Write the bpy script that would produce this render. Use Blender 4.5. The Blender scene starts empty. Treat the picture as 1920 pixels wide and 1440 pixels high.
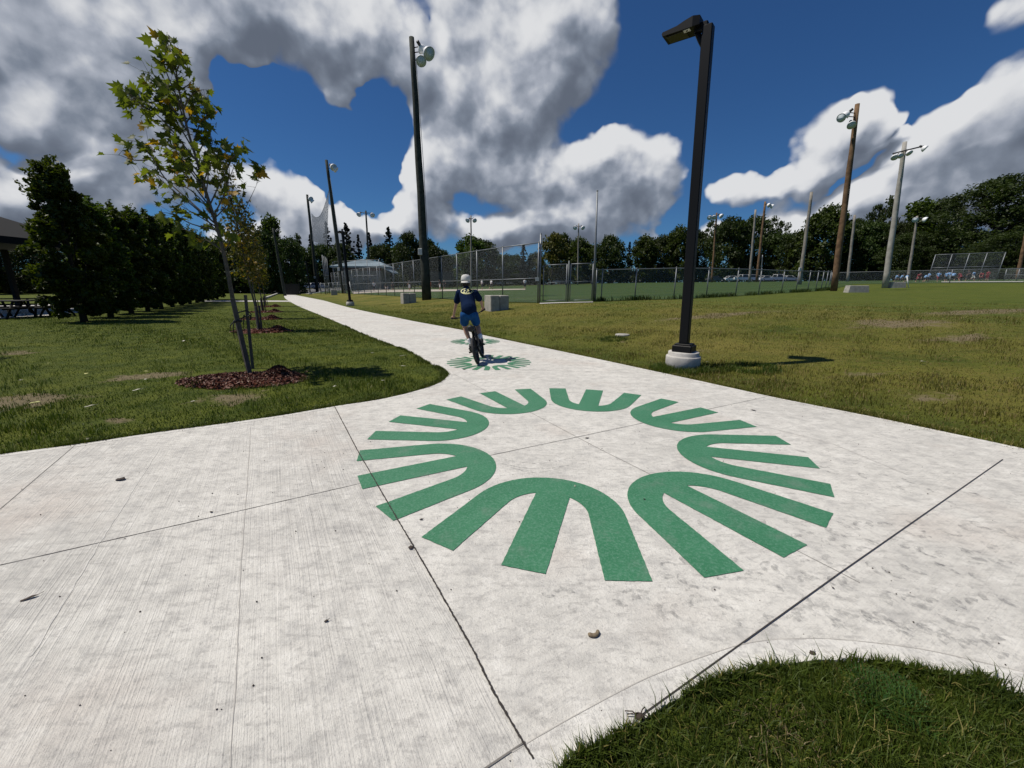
import bpy, bmesh, math, random
import numpy as np
from mathutils import Vector, Matrix
random.seed(7); RNG = np.random.default_rng(11)
SC = bpy.context.scene; COL = SC.collection
R = math.radians

# ------------------------------------------------------------------ camera
H, F_PX, PITCH, ROLL = 1.45, 766.0, 0.2314, 0.0059
_F = np.array([0, math.cos(PITCH), -math.sin(PITCH)]); _R0 = np.array([1.0, 0, 0]); _U0 = np.cross(_R0, _F)
_R = math.cos(ROLL)*_R0 + math.sin(ROLL)*_U0; _U = -math.sin(ROLL)*_R0 + math.cos(ROLL)*_U0
cam_d = bpy.data.cameras.new('camera'); cam = bpy.data.objects.new('camera', cam_d); COL.objects.link(cam)
cam_d.sensor_fit = 'HORIZONTAL'; cam_d.sensor_width = 36.0; cam_d.lens = F_PX/1920*36.0
cam_d.clip_start = 0.05; cam_d.clip_end = 3000
cam.matrix_world = Matrix(((_R[0], _U[0], -_F[0], 0), (_R[1], _U[1], -_F[1], 0), (_R[2], _U[2], -_F[2], H), (0, 0, 0, 1)))
SC.camera = cam

# ------------------------------------------------------------------ light, exposure
SC.view_settings.view_transform = 'Standard'; SC.view_settings.look = 'None'
SC.view_settings.gamma = 1.0; SC.view_settings.exposure = 0.0
SC.cycles.use_denoising = True
SC.cycles.transparent_max_bounces = 40; SC.cycles.max_bounces = 6
SC.cycles.diffuse_bounces = 3; SC.cycles.glossy_bounces = 2; SC.cycles.transmission_bounces = 3
SC.cycles.caustics_reflective = False; SC.cycles.caustics_refractive = False
SUN_EL = R(61); SUN_DIR = Vector((-1.0*math.cos(SUN_EL), -0.03*math.cos(SUN_EL), math.sin(SUN_EL))).normalized()
SUN_ROT = math.atan2(SUN_DIR.x, SUN_DIR.y)
sun_d = bpy.data.lights.new('sun', 'SUN'); sun = bpy.data.objects.new('sun', sun_d); COL.objects.link(sun)
sun_d.energy = 4.6; sun_d.angle = R(0.5); sun_d.color = (1.0, 0.935, 0.83)
sun.rotation_euler = SUN_DIR.to_track_quat('Z', 'Y').to_euler()

def ray(px, py):
    return _F + ((px-960)/F_PX)*_R + ((720-py)/F_PX)*_U

class NT:
    """small helper round a node tree"""
    def __init__(s, t): s.t = t; s.n = t.nodes; s.l = t.links
    def new(s, typ, **kw):
        n = s.n.new(typ)
        for k, v in kw.items(): setattr(n, k, v)
        return n
    def put(s, inp, v):
        if isinstance(v, bpy.types.NodeSocket): s.l.new(v, inp)
        elif v is not None:
            if hasattr(inp, 'default_value') and isinstance(v, (tuple, list)) and len(v) == 3 and inp.type == 'RGBA': v = (*v, 1)
            inp.default_value = v
    def math(s, op, a, b=None, c=None, clamp=False):
        n = s.new('ShaderNodeMath', operation=op, use_clamp=clamp)
        for i, v in enumerate((a, b, c)):
            if v is not None: s.put(n.inputs[i], v)
        return n.outputs[0]
    def vmath(s, op, a, b=None, out=0):
        n = s.new('ShaderNodeVectorMath', operation=op)
        s.put(n.inputs[0], a)
        if b is not None:
            if op == 'SCALE': s.put(n.inputs['Scale'], b)
            else: s.put(n.inputs[1], b)
        return n.outputs[out]
    def rng(s, v, a, b, c=0.0, d=1.0, smooth=False):
        n = s.new('ShaderNodeMapRange', interpolation_type='SMOOTHSTEP' if smooth else 'LINEAR', clamp=True)
        for k, x in zip(('Value', 'From Min', 'From Max', 'To Min', 'To Max'), (v, a, b, c, d)): s.put(n.inputs[k], x)
        return n.outputs[0]
    def mix(s, fac, a, b, blend='MIX'):
        n = s.new('ShaderNodeMix', data_type='RGBA', blend_type=blend)
        s.put(n.inputs[0], fac); s.put(n.inputs[6], a); s.put(n.inputs[7], b)
        return n.outputs[2]
    def noise(s, vec, scale, detail=4, rough=0.5, lac=2.0, dist=0.0, out=0):
        n = s.new('ShaderNodeTexNoise')
        if vec is not None: s.put(n.inputs['Vector'], vec)
        s.put(n.inputs['Scale'], scale); s.put(n.inputs['Detail'], detail); s.put(n.inputs['Roughness'], rough)
        s.put(n.inputs['Lacunarity'], lac); s.put(n.inputs['Distortion'], dist)
        return n.outputs[out]
    def mapping(s, vec, loc=(0, 0, 0), rot=(0, 0, 0), scale=(1, 1, 1), typ='POINT'):
        n = s.new('ShaderNodeMapping', vector_type=typ)
        s.put(n.inputs[0], vec)
        if typ != 'VECTOR' and typ != 'NORMAL': n.inputs['Location'].default_value = loc
        n.inputs['Rotation'].default_value = rot; n.inputs['Scale'].default_value = scale
        return n.outputs[0]

# ------------------------------------------------------------------ sky with cumulus
# each cloud lobe: centre x, y, half width, half height, turn in degrees, weight (the view it is described in is the photograph's)
LOBES = [
 (60,90,260,120,-18,1.0),(250,40,260,110,10,1.1),(150,190,200,90,-30,.9),(330,110,120,110,60,1.0),(60,250,60,30,-30,.3),
 (230,270,170,75,-35,.95),(90,215,120,50,-35,.6),(330,330,110,60,-30,.8),(20,370,80,60,10,.8),(130,330,70,30,-20,.4),(170,400,120,50,0,.7),
 (560,50,190,95,15,1.1),(640,120,80,60,60,.95),(500,60,60,80,30,.6),(640,190,45,40,80,.55),(720,120,70,70,0,.75),
 (900,90,170,160,0,1.15),(1040,80,110,150,-10,1.1),(960,170,110,90,20,.9),(880,260,130,95,20,1.15),(820,330,70,50,30,.8),(940,330,110,50,10,1.05),(1000,345,80,35,0,.6),
 (1080,310,110,55,15,1.05),(1110,280,45,40,0,.6),(1170,330,70,60,20,.8),(1240,315,34,40,-35,.7),(1225,355,40,40,0,.6),(1100,380,110,50,0,.95),(1120,405,110,40,0,.8),(1150,440,60,16,0,.55),(1040,425,60,22,0,.55),
 (960,440,90,30,0,.7),(900,430,60,35,0,.6),(1000,405,60,25,0,.5),(1225,440,30,14,0,.45),
 (775,400,70,55,20,.95),(700,430,70,32,0,.7),(820,420,80,40,0,.8),(790,350,50,50,0,.65),(860,400,40,30,0,.35),
 (530,375,55,42,30,.9),(600,410,90,48,30,1.0),(640,400,50,30,30,.6),(480,345,40,36,20,.6),(575,370,30,26,0,.5),(520,430,90,45,0,.85),(450,340,60,60,0,.6),(640,440,70,30,0,.6),
 (1490,335,80,36,-25,.9),(1450,345,40,30,0,.5),(1560,270,110,60,-38,1.05),(1620,210,70,34,-50,.7),(1670,230,45,18,-35,.45),(1600,300,90,35,-20,.6),(1490,350,80,25,0,.55),
 (1375,347,58,24,-8,.75),(1400,360,30,16,0,.35),(1340,425,40,22,0,.55),(1710,243,22,14,-30,.4),
 (1480,405,100,32,-12,.85),(1560,390,90,35,-10,.8),(1700,330,190,60,-18,1.05),(1820,270,150,70,-25,1.1),(1910,240,110,90,-20,1.1),(1750,400,260,60,0,1.1),(1640,390,120,50,0,.9),(1900,340,160,80,0,1.0),
 (1905,25,60,45,-20,.42),(1030,240,40,50,0,.25),(1260,300,16,22,0,.2),
 # further round, beyond the frame
 (-300,200,300,140,-10,1.0),(-500,420,240,80,0,.9),(2250,250,260,110,-10,1.0),(2500,420,260,80,0,.9),(-100,-200,300,140,20,1.0),(900,-300,300,150,0,.9)]
# openings where blue shows inside or beside the cloud masses
HOLES = [(440,150,60,45,40,.9),(450,210,90,50,70,.9),(530,195,60,30,20,.8),(700,185,50,40,0,.7),(720,260,60,60,0,.7),(520,285,110,26,5,.6),(700,350,75,62,0,1.7),(1580,335,150,20,-28,1.1),(862,390,34,26,0,.8),(640,345,60,34,0,1.0),(670,440,50,24,0,.8),(460,400,30,40,0,.6),(1290,440,60,40,0,.6),(1130,250,34,26,0,.5),(420,290,40,40,0,.4),(1010,250,40,40,20,.4),(640,300,60,26,15,.6),(560,260,140,60,20,1.0),(640,300,110,50,20,.7),(800,45,24,50,10,.5),(25,265,60,22,30,.75),(150,300,50,18,-10,.45),(700,190,40,16,0,.25),
 (1230,120,40,160,0,.25),(1060,245,50,35,0,.4),(20,150,20,30,0,.3),(740,240,40,80,20,.4),(690,345,50,30,20,.45),(880,425,35,16,0,.35),(650,300,40,30,0,.4),(1420,300,40,60,-30,.3),(1330,470,60,20,0,.2)]

world = bpy.data.worlds.new('World'); SC.world = world; world.use_nodes = True
wt = NT(world.node_tree); wt.n.clear()
def stereo(px, py):
    d = Vector(ray(px, py)).normalized(); return np.array([d.x, d.z])/(1+max(-.95, d.y))
def lobe_frame(px, py, rx, ry, ang):
    a = R(ang); c = stereo(px, py)
    ux = stereo(px+math.cos(a)*rx*.5, py+math.sin(a)*rx*.5)-stereo(px-math.cos(a)*rx*.5, py-math.sin(a)*rx*.5)
    uy = stereo(px+math.sin(a)*ry*.5, py-math.cos(a)*ry*.5)-stereo(px-math.sin(a)*ry*.5, py+math.cos(a)*ry*.5)
    return c, math.atan2(ux[1], ux[0]), np.linalg.norm(ux)*1.3, np.linalg.norm(uy)*1.3
grp = bpy.data.node_groups.new('cloud_field', 'ShaderNodeTree')
grp.interface.new_socket('Vector', in_out='INPUT', socket_type='NodeSocketVector')
grp.interface.new_socket('Density', in_out='OUTPUT', socket_type='NodeSocketFloat')
grp.interface.new_socket('Mass', in_out='OUTPUT', socket_type='NodeSocketFloat')
g = NT(grp); gi = g.new('NodeGroupInput'); go = g.new('NodeGroupOutput')
v0 = gi.outputs[0]
wob = g.noise(v0, 5.0, 4, 0.6, out=1)
v1 = g.vmath('ADD', v0, g.vmath('SCALE', g.vmath('SUBTRACT', wob, (0.5, 0.5, 0.5)), 0.14))
sp = g.new('ShaderNodeSeparateXYZ'); g.l.new(v1, sp.inputs[0]); iv = g.math('DIVIDE', 1.0, g.math('ADD', sp.outputs[1], 1.03))
cb = g.new('ShaderNodeCombineXYZ'); g.l.new(g.math('MULTIPLY', sp.outputs[0], iv), cb.inputs[0]); g.l.new(g.math('MULTIPLY', sp.outputs[2], iv), cb.inputs[1])
ROTS = {}
def turned(k):
    if k not in ROTS: ROTS[k] = g.mapping(cb.outputs[0], rot=(0, 0, -k*R(15)))
    return ROTS[k]
acc = None
for px, py, rx, ry, an, w in LOBES+[(a, b, c, d, e, -f) for a, b, c, d, e, f in HOLES]:
    c, an, sx, sy = lobe_frame(px, py, rx, ry, an)
    k = round(an/R(15)) % 12; A = -k*R(15); cx = c[0]*math.cos(A)-c[1]*math.sin(A); cy = c[0]*math.sin(A)+c[1]*math.cos(A)
    n = g.new('ShaderNodeVectorMath', operation='MULTIPLY_ADD'); g.l.new(turned(k), n.inputs[0])
    n.inputs[1].default_value = (1/sx, 1/sy, 0); n.inputs[2].default_value = (-cx/sx, -cy/sy, 0)
    L = g.vmath('LENGTH', n.outputs[0], out='Value')
    m = g.math('SUBTRACT', 1.0, L, clamp=True)
    acc = g.math('MULTIPLY', m, w) if acc is None else g.math('MULTIPLY_ADD', m, w, acc)
def cells(sc):
    n = g.new('ShaderNodeTexVoronoi', feature='F1'); g.put(n.inputs['Vector'], v2); g.put(n.inputs['Scale'], sc); g.put(n.inputs['Detail'], 0.0)
    return n.outputs['Distance']
v2 = g.vmath('ADD', v0, g.vmath('SCALE', g.vmath('SUBTRACT', g.noise(v0, 14.0, 2, 0.5, out=1), (0.5, 0.5, 0.5)), 0.045))
bil = g.math('MULTIPLY_ADD', cells(9.0), -1.0, g.math('MULTIPLY_ADD', cells(21.0), -.45, g.math('MULTIPLY_ADD', cells(47.0), -.18, .98)))
fb = g.noise(v0, 5.0, 7, 0.54, 2.2)
ap = g.math('MAXIMUM', acc, 0.0)
sat = g.math('MULTIPLY', g.math('DIVIDE', ap, g.math('ADD', ap, 0.42)), 1.15)
nn = g.math('MULTIPLY_ADD', g.math('SUBTRACT', fb, 0.5), 1.35, g.math('MULTIPLY', bil, .72))
d1 = g.math('MULTIPLY_ADD', nn, g.math('MULTIPLY', acc, 6.0, clamp=True), sat)
g.l.new(d1, go.inputs[0]); g.l.new(acc, go.inputs[1])
tc = wt.new('ShaderNodeTexCoord'); dirv = tc.outputs['Generated']
def cloud(vec):
    n = wt.new('ShaderNodeGroup'); n.node_tree = grp; wt.l.new(vec, n.inputs[0]); return n
c0 = cloud(dirv)
toward = Vector((-0.45, -0.05, 0.9)).normalized()
c1 = cloud(wt.vmath('ADD', dirv, tuple(toward*0.036)))
sky = wt.new('ShaderNodeTexSky', sky_type='NISHITA'); sky.sun_disc = False
sky.sun_elevation = SUN_EL; sky.sun_rotation = SUN_ROT; sky.altitude = 300; sky.air_density = 1.0; sky.dust_density = 0.25; sky.ozone_density = 3.0
skyc = wt.mix(1.0, sky.outputs[0], (0.215, 0.405, 0.62), 'MULTIPLY')
alpha = wt.rng(c0.outputs[0], 0.14, 0.62, smooth=True)
dD = wt.math('SUBTRACT', c0.outputs[0], c1.outputs[0]); dM = wt.math('MINIMUM', wt.math('MAXIMUM', wt.math('SUBTRACT', c0.outputs[1], c1.outputs[1]), -.22), .4)
lowf = wt.noise(dirv, 3.6, 2, .5)
br = wt.math('MULTIPLY_ADD', dM, .68, wt.math('MULTIPLY_ADD', dD, 1.3, 0.34))
br = wt.math('MULTIPLY_ADD', wt.math('SUBTRACT', lowf, .5), 1.7, br)
thick = wt.rng(c0.outputs[1], 0.9, 2.2, smooth=True)
br = wt.math('SUBTRACT', br, wt.math('MULTIPLY', thick, 0.10))
edge = wt.rng(c0.outputs[0], 0.95, 0.45)
br = wt.rng(wt.math('MULTIPLY_ADD', edge, 0.15, br), -.38, 1.28, smooth=True)
ramp = wt.new('ShaderNodeValToRGB'); wt.l.new(br, ramp.inputs[0])
el = ramp.color_ramp.elements
el[0].position = 0.0; el[0].color = (0.13, 0.155, 0.205, 1); el[1].position = 1.0; el[1].color = (0.80, 0.81, 0.83, 1)
e2 = el.new(0.30); e2.color = (0.225, 0.262, 0.33, 1); e3 = el.new(0.62); e3.color = (0.42, 0.455, 0.53, 1)
CLOUD_GAIN = 9.0
cl = wt.vmath('SCALE', ramp.outputs[0], CLOUD_GAIN)
fin = wt.mix(alpha, skyc, cl)
bg = wt.new('ShaderNodeBackground'); wt.l.new(fin, bg.inputs[0]); bg.inputs[1].default_value = 0.10
wo = wt.new('ShaderNodeOutputWorld'); wt.l.new(bg.outputs[0], wo.inputs[0])
world.cycles.sampling_method = 'MANUAL'; world.cycles.sample_map_resolution = 512

# ------------------------------------------------------------------ terrain: level along the path, rising to the sports fields
_SK = np.array([-400, 0.0, 1.2, 3.6, 8, 15, 40, 90, 150, 300, 900]); _ZK = np.array([0, 0, .03, .26, .66, .9, 1.35, 3.1, 3.9, 4.3, 4.3])
_st = np.arange(-60, 900, .25); _zt = np.interp(_st, _SK, _ZK)
def _smooth(a, k): return np.convolve(np.pad(a, k, mode='edge'), np.ones(2*k+1)/(2*k+1), 'valid')
_zt2 = _smooth(_smooth(_zt, 5), 5); _zt3 = _smooth(_smooth(_zt, 24), 24)
_wt = np.clip((_st-8)/20, 0, 1); _zt = _zt2*(1-_wt)+_zt3*_wt; _zt[_st < -.2] = 0
def zg(x, y):
    s = (np.asarray(x)-3.0)*.852+(np.asarray(y)-7.0)*.524
    return np.interp(s, _st, _zt)
_TY = np.geomspace(.6, 600, 1400)
def G(px, py):
    """point of the ground seen at a place of the photograph"""
    d = ray(px, py); X = d[0]/d[1]*_TY; Z = H+d[2]/d[1]*_TY; q = Z-zg(X, _TY)
    i = np.where(q < 0)[0]
    if len(i) == 0: Y = 300.0
    else:
        i = max(1, i[0]); t = q[i-1]/(q[i-1]-q[i]); Y = _TY[i-1]+t*(_TY[i]-_TY[i-1])
    x = d[0]/d[1]*Y
    return Vector((x, Y, float(zg(x, Y))))
def at(px, py, Y):
    """point at depth Y behind a place of the photograph"""
    d = ray(px, py); return Vector((d[0]/d[1]*Y, Y, H+d[2]/d[1]*Y))
def gz(x, y): return Vector((x, y, float(zg(x, y))))
# ------------------------------------------------------------------ mesh helpers
class MB:
    """collects simple solids and links them as ONE mesh object"""
    def __init__(s): s.v = []; s.f = []; s.m = []; s.sm = []; s.cur = 0
    def add(s, vs, fs, smooth=False):
        o = len(s.v); s.v += [tuple(v) for v in vs]; s.f += [tuple(i+o for i in f) for f in fs]
        s.m += [s.cur]*len(fs); s.sm += [smooth]*len(fs); return s
    def box(s, c, size, rz=0.0, top=1.0, M=None, bev=0.0):
        x, y, z = [a/2 for a in size]; vs = []
        if bev <= 0:
            for dz, k in ((-z, 1), (z, top)):
                for dx, dy in ((-x, -y), (x, -y), (x, y), (-x, y)): vs.append(Vector((dx*k, dy*k, dz)))
            fs = [(3, 2, 1, 0), (4, 5, 6, 7), (0, 1, 5, 4), (1, 2, 6, 5), (2, 3, 7, 6), (3, 0, 4, 7)]
        else:
            b = bev; rings = [(-z, -b), (-z+b, 0), (z-b, 0), (z, -b)]
            for dz, k in rings:
                t = 1.0 if dz < 0 else top
                for sx, sy in ((-1, -1), (1, -1), (1, 1), (-1, 1)):
                    if sx*sy > 0: q = [(sx*(x+k), sy*(y+k-b)), (sx*(x+k-b), sy*(y+k))]
                    else: q = [(sx*(x+k-b), sy*(y+k)), (sx*(x+k), sy*(y+k-b))]
                    if (sx, sy) == (-1, -1): q = [(-(x+k), -(y+k-b)), (-(x+k-b), -(y+k))]
                    if (sx, sy) == (1, -1): q = [((x+k-b), -(y+k)), ((x+k), -(y+k-b))]
                    if (sx, sy) == (1, 1): q = [((x+k), (y+k-b)), ((x+k-b), (y+k))]
                    if (sx, sy) == (-1, 1): q = [(-(x+k-b), (y+k)), (-(x+k), (y+k-b))]
                    for a, c2 in q: vs.append(Vector((a*t, c2*t, dz)))
            fs = [tuple(range(7, -1, -1)), tuple(range(24, 32))]
            for r in range(3):
                for i in range(8): j = (i+1) % 8; fs.append((r*8+i, r*8+j, r*8+8+j, r*8+8+i))
        Rz = Matrix.Rotation(rz, 3, 'Z') if M is None else M
        return s.add([Rz @ v+Vector(c) for v in vs], fs)
    def tube(s, pts, rad, n=10, cap=True, smooth=True, sx=1.0):
        pts = [Vector(p) for p in pts]; rad = rad if isinstance(rad, (list, tuple)) else [rad]*len(pts)
        vs = []; prev = None
        for i, p in enumerate(pts):
            t = (pts[min(i+1, len(pts)-1)]-pts[max(i-1, 0)])
            if t.length < 1e-9: t = Vector((0, 0, 1))
            t.normalize()
            if prev is None:
                a = Vector((1, 0, 0)) if abs(t.x) < .9 else Vector((0, 1, 0))
                u = t.cross(a).normalized()
            else:
                u = (prev-t*prev.dot(t))
                u = u.normalized() if u.length > 1e-6 else t.orthogonal().normalized()
            prev = u; w = t.cross(u)
            for k in range(n):
                a = 2*math.pi*k/n; vs.append(p+(u*math.cos(a)*sx+w*math.sin(a))*rad[i])
        fs = []
        for i in range(len(pts)-1):
            for k in range(n): fs.append((i*n+k, i*n+(k+1) % n, (i+1)*n+(k+1) % n, (i+1)*n+k))
        s.add(vs, fs, smooth)
        if cap:
            m = len(pts)-1; o = len(s.v)-len(vs)
            s.f += [tuple(o+k for k in range(n-1, -1, -1)), tuple(o+m*n+k for k in range(n))]; s.m += [s.cur]*2; s.sm += [False]*2
        return s
    def ball(s, c, r, nu=14, nv=9, M=None):
        r = r if isinstance(r, (tuple, list)) else (r, r, r); vs = []; fs = []
        for j in range(1, nv):
            th = math.pi*j/nv
            for i in range(nu):
                a = 2*math.pi*i/nu; vs.append(Vector((r[0]*math.sin(th)*math.cos(a), r[1]*math.sin(th)*math.sin(a), r[2]*math.cos(th))))
        vs += [Vector((0, 0, r[2])), Vector((0, 0, -r[2]))]; T = len(vs)-2; B = T+1
        for j in range(nv-2):
            for i in range(nu): k = (i+1) % nu; fs.append((j*nu+i, (j+1)*nu+i, (j+1)*nu+k, j*nu+k))
        for i in range(nu):
            k = (i+1) % nu; fs.append((T, i, k)); fs.append(((nv-2)*nu+i, B, (nv-2)*nu+k))
        if M is not None: vs = [M @ v for v in vs]
        return s.add([v+Vector(c) for v in vs], fs, True)
    def capsule(s, a, b, ra, rb, n=14):
        """tapered limb with round ends"""
        a = Vector(a); b = Vector(b); d = (b-a); L = max(d.length, 1e-6); d /= L; pts = []; rr = []
        for q in (80, 60, 35, 12): pts.append(a-d*ra*math.sin(R(q))); rr.append(ra*math.cos(R(q)))
        for q in (12, 35, 60, 80): pts.append(b+d*rb*math.sin(R(q))); rr.append(rb*math.cos(R(q)))
        return s.tube(pts, rr, n)
    def lathe(s, prof, c=(0, 0, 0), n=24, M=None, smooth=True):
        vs = []; fs = []
        for r, z in prof:
            for k in range(n): a = 2*math.pi*k/n; vs.append(Vector((r*math.cos(a), r*math.sin(a), z)))
        for i in range(len(prof)-1):
            for k in range(n): fs.append((i*n+k, i*n+(k+1) % n, (i+1)*n+(k+1) % n, (i+1)*n+k))
        fs.append(tuple(range(n-1, -1, -1))); fs.append(tuple((len(prof)-1)*n+k for k in range(n)))
        if M is not None: vs = [M @ v for v in vs]
        return s.add([v+Vector(c) for v in vs], fs, smooth)
    def prism(s, poly, z0, z1, M=None, c=(0, 0, 0)):
        n = len(poly); vs = [Vector((x, y, z0)) for x, y in poly]+[Vector((x, y, z1)) for x, y in poly]
        fs = [tuple(range(n-1, -1, -1)), tuple(range(n, 2*n))]+[(i, (i+1) % n, n+(i+1) % n, n+i) for i in range(n)]
        if M is not None: vs = [M @ v for v in vs]
        return s.add([v+Vector(c) for v in vs], fs)
    def build(s, name, mat, parent=None, loc=(0, 0, 0), rz=0.0):
        me = bpy.data.meshes.new(name); me.from_pydata(s.v, [], s.f)
        for m in (mat if isinstance(mat, (list, tuple)) else [mat]): me.materials.append(m)
        me.polygons.foreach_set('material_index', s.m); me.polygons.foreach_set('use_smooth', s.sm); me.update()
        o = bpy.data.objects.new(name, me); COL.objects.link(o); o.location = loc; o.rotation_euler[2] = rz
        if parent is not None: o.parent = parent
        return o
def np_mesh(name, V, Fc, mat, parent=None, attr=None, smooth=False):
    """mesh from arrays: V (n,3), Fc (m,k)"""
    me = bpy.data.meshes.new(name); V = np.ascontiguousarray(V, np.float32); Fc = np.ascontiguousarray(Fc, np.int32); m, k = Fc.shape
    me.vertices.add(len(V)); me.vertices.foreach_set('co', V.ravel())
    me.loops.add(m*k); me.loops.foreach_set('vertex_index', Fc.ravel())
    me.polygons.add(m); me.polygons.foreach_set('loop_start', np.arange(0, m*k, k, dtype=np.int32))
    if smooth: me.polygons.foreach_set('use_smooth', np.ones(m, bool))
    me.update(calc_edges=True)
    if attr is not None:
        a = me.attributes.new('tint', 'FLOAT', 'POINT'); a.data.foreach_set('value', np.ascontiguousarray(attr, np.float32))
    if mat is not None: me.materials.append(mat)
    o = bpy.data.objects.new(name, me); COL.objects.link(o)
    if parent is not None: o.parent = parent
    return o
def tag(o, label=None, cat=None, group=None, kind=None):
    if label: o['label'] = label
    if cat: o['category'] = cat
    if group: o['group'] = group
    if kind: o['kind'] = kind
    return o
def empty(name, loc=(0, 0, 0), label=None, cat=None, group=None, rz=0.0):
    o = bpy.data.objects.new(name, None); COL.objects.link(o); o.location = loc; o.rotation_euler[2] = rz; o.empty_display_size = .2
    return tag(o, label, cat, group)
def kids(o): return [c for c in bpy.data.objects if c.parent == o]
def copy_tree(o, parent=None):
    c = o.copy(); COL.objects.link(c); c.parent = parent
    for ch in kids(o): copy_tree(ch, c)
    return c
def inside(poly, x, y):
    """vectorised point in polygon"""
    x = np.asarray(x); y = np.asarray(y); r = np.zeros(x.shape, bool); n = len(poly); j = n-1
    for i in range(n):
        xi, yi = poly[i][:2]; xj, yj = poly[j][:2]
        c = ((yi > y) != (yj > y)) & (x < (xj-xi)*(y-yi)/((yj-yi) or 1e-12)+xi)
        r ^= c; j = i
    return r
def spline(pts, n=6):
    """Catmull-Rom through the points"""
    P = [np.array(p, float) for p in pts]; P = [2*P[0]-P[1]]+P+[2*P[-1]-P[-2]]; out = []
    for i in range(1, len(P)-2):
        for k in range(n):
            t = k/n; out.append(.5*((2*P[i])+(-P[i-1]+P[i+1])*t+(2*P[i-1]-5*P[i]+4*P[i+1]-P[i+2])*t*t+(-P[i-1]+3*P[i]-3*P[i+1]+P[i+2])*t**3))
    out.append(P[-2]); return [tuple(p) for p in out]
ORD = ['first', 'second', 'third', 'fourth', 'fifth', 'sixth', 'seventh', 'eighth', 'ninth', 'tenth', 'eleventh', 'twelfth', 'thirteenth', 'fourteenth', 'fifteenth', 'sixteenth', 'seventeenth', 'eighteenth', 'nineteenth', 'twentieth']

# ------------------------------------------------------------------ materials
def mat(name, col=(.5, .5, .5), rough=.7, metal=0.0, spec=.5, bump=0.0, bscale=40.0, var=0.0, vscale=6.0, col2=None):
    m = bpy.data.materials.new(name); m.use_nodes = True; t = NT(m.node_tree); b = t.n['Principled BSDF']
    b.inputs['Roughness'].default_value = rough; b.inputs['Metallic'].default_value = metal
    b.inputs['Specular IOR Level'].default_value = spec
    pos = t.new('ShaderNodeNewGeometry').outputs['Position']; obj = t.new('ShaderNodeTexCoord').outputs['Object']
    c2 = col2 if col2 else tuple(max(0, c*(1-var)) for c in col)
    if var > 0 or col2:
        nz = t.noise(obj, vscale, 5, .6)
        t.put(b.inputs['Base Color'], t.mix(t.rng(nz, .35, .65), col, c2))
    else: b.inputs['Base Color'].default_value = (*col, 1)
    if bump > 0:
        bp = t.new('ShaderNodeBump'); bp.inputs['Strength'].default_value = bump; bp.inputs['Distance'].default_value = .01
        t.l.new(t.noise(obj, bscale, 5, .6), bp.inputs['Height']); t.l.new(bp.outputs[0], b.inputs['Normal'])
    m['nt'] = 1
    return m
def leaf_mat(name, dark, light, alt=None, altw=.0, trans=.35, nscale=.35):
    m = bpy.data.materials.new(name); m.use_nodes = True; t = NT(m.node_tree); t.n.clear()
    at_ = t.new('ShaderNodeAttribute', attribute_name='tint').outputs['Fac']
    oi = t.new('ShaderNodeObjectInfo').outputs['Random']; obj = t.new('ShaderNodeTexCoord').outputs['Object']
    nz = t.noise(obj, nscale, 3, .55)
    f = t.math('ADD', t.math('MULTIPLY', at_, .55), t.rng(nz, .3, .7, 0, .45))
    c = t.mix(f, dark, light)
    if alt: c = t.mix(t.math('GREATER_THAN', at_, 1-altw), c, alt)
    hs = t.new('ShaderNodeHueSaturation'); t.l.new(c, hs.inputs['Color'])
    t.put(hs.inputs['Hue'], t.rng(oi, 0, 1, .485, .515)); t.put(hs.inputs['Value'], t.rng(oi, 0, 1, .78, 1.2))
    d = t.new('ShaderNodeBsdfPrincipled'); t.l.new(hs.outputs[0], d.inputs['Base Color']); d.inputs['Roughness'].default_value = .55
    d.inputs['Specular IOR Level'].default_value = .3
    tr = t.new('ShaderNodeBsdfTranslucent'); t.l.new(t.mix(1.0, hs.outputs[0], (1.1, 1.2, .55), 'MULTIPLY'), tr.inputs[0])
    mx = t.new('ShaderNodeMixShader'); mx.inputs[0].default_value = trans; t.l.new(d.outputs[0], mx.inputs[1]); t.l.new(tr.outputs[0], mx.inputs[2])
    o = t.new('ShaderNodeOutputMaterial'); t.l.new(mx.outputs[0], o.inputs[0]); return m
def mesh_wire_mat(name, col, pitch=.06, wire=.0052, strength=1.0):
    """woven wire seen as wires with air between"""
    m = bpy.data.materials.new(name); m.use_nodes = True; t = NT(m.node_tree); b = t.n['Principled BSDF']
    b.inputs['Base Color'].default_value = (*col, 1); b.inputs['Metallic'].default_value = .3; b.inputs['Roughness'].default_value = .55
    uv = t.new('ShaderNodeUVMap', uv_map='UVMap').outputs[0]; sp = t.new('ShaderNodeSeparateXYZ'); t.l.new(uv, sp.inputs[0])
    m_ = None
    for sg in (1, -1):
        q = t.math('ADD', sp.outputs[0], t.math('MULTIPLY', sp.outputs[1], sg))
        fr = t.math('ABSOLUTE', t.math('SUBTRACT', t.math('FRACT', t.math('DIVIDE', q, pitch)), .5))
        w = t.math('GREATER_THAN', fr, .5-wire/pitch*.30)
        m_ = w if m_ is None else t.math('MAXIMUM', m_, w)
    t.put(b.inputs['Alpha'], t.math('MULTIPLY', m_, strength)); return m
M = {}
M['black_metal'] = mat('black_powder_coat', (.002, .0022, .003), .5, 0, .22)
M['led'] = mat('led_glass', (.006, .006, .006), .4)
M['galv'] = mat('galvanised_steel', (.21, .225, .24), .5, .35, .5, var=.25, vscale=3)
M['galv_dark'] = mat('weathered_dark_steel', (.10, .12, .125), .55, .3, .4, var=.3)
M['concrete_block'] = mat('weathered_cast_concrete', (.40, .38, .34), .9, 0, .2, bump=.5, bscale=30, col2=(.27, .26, .235), vscale=5)
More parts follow.
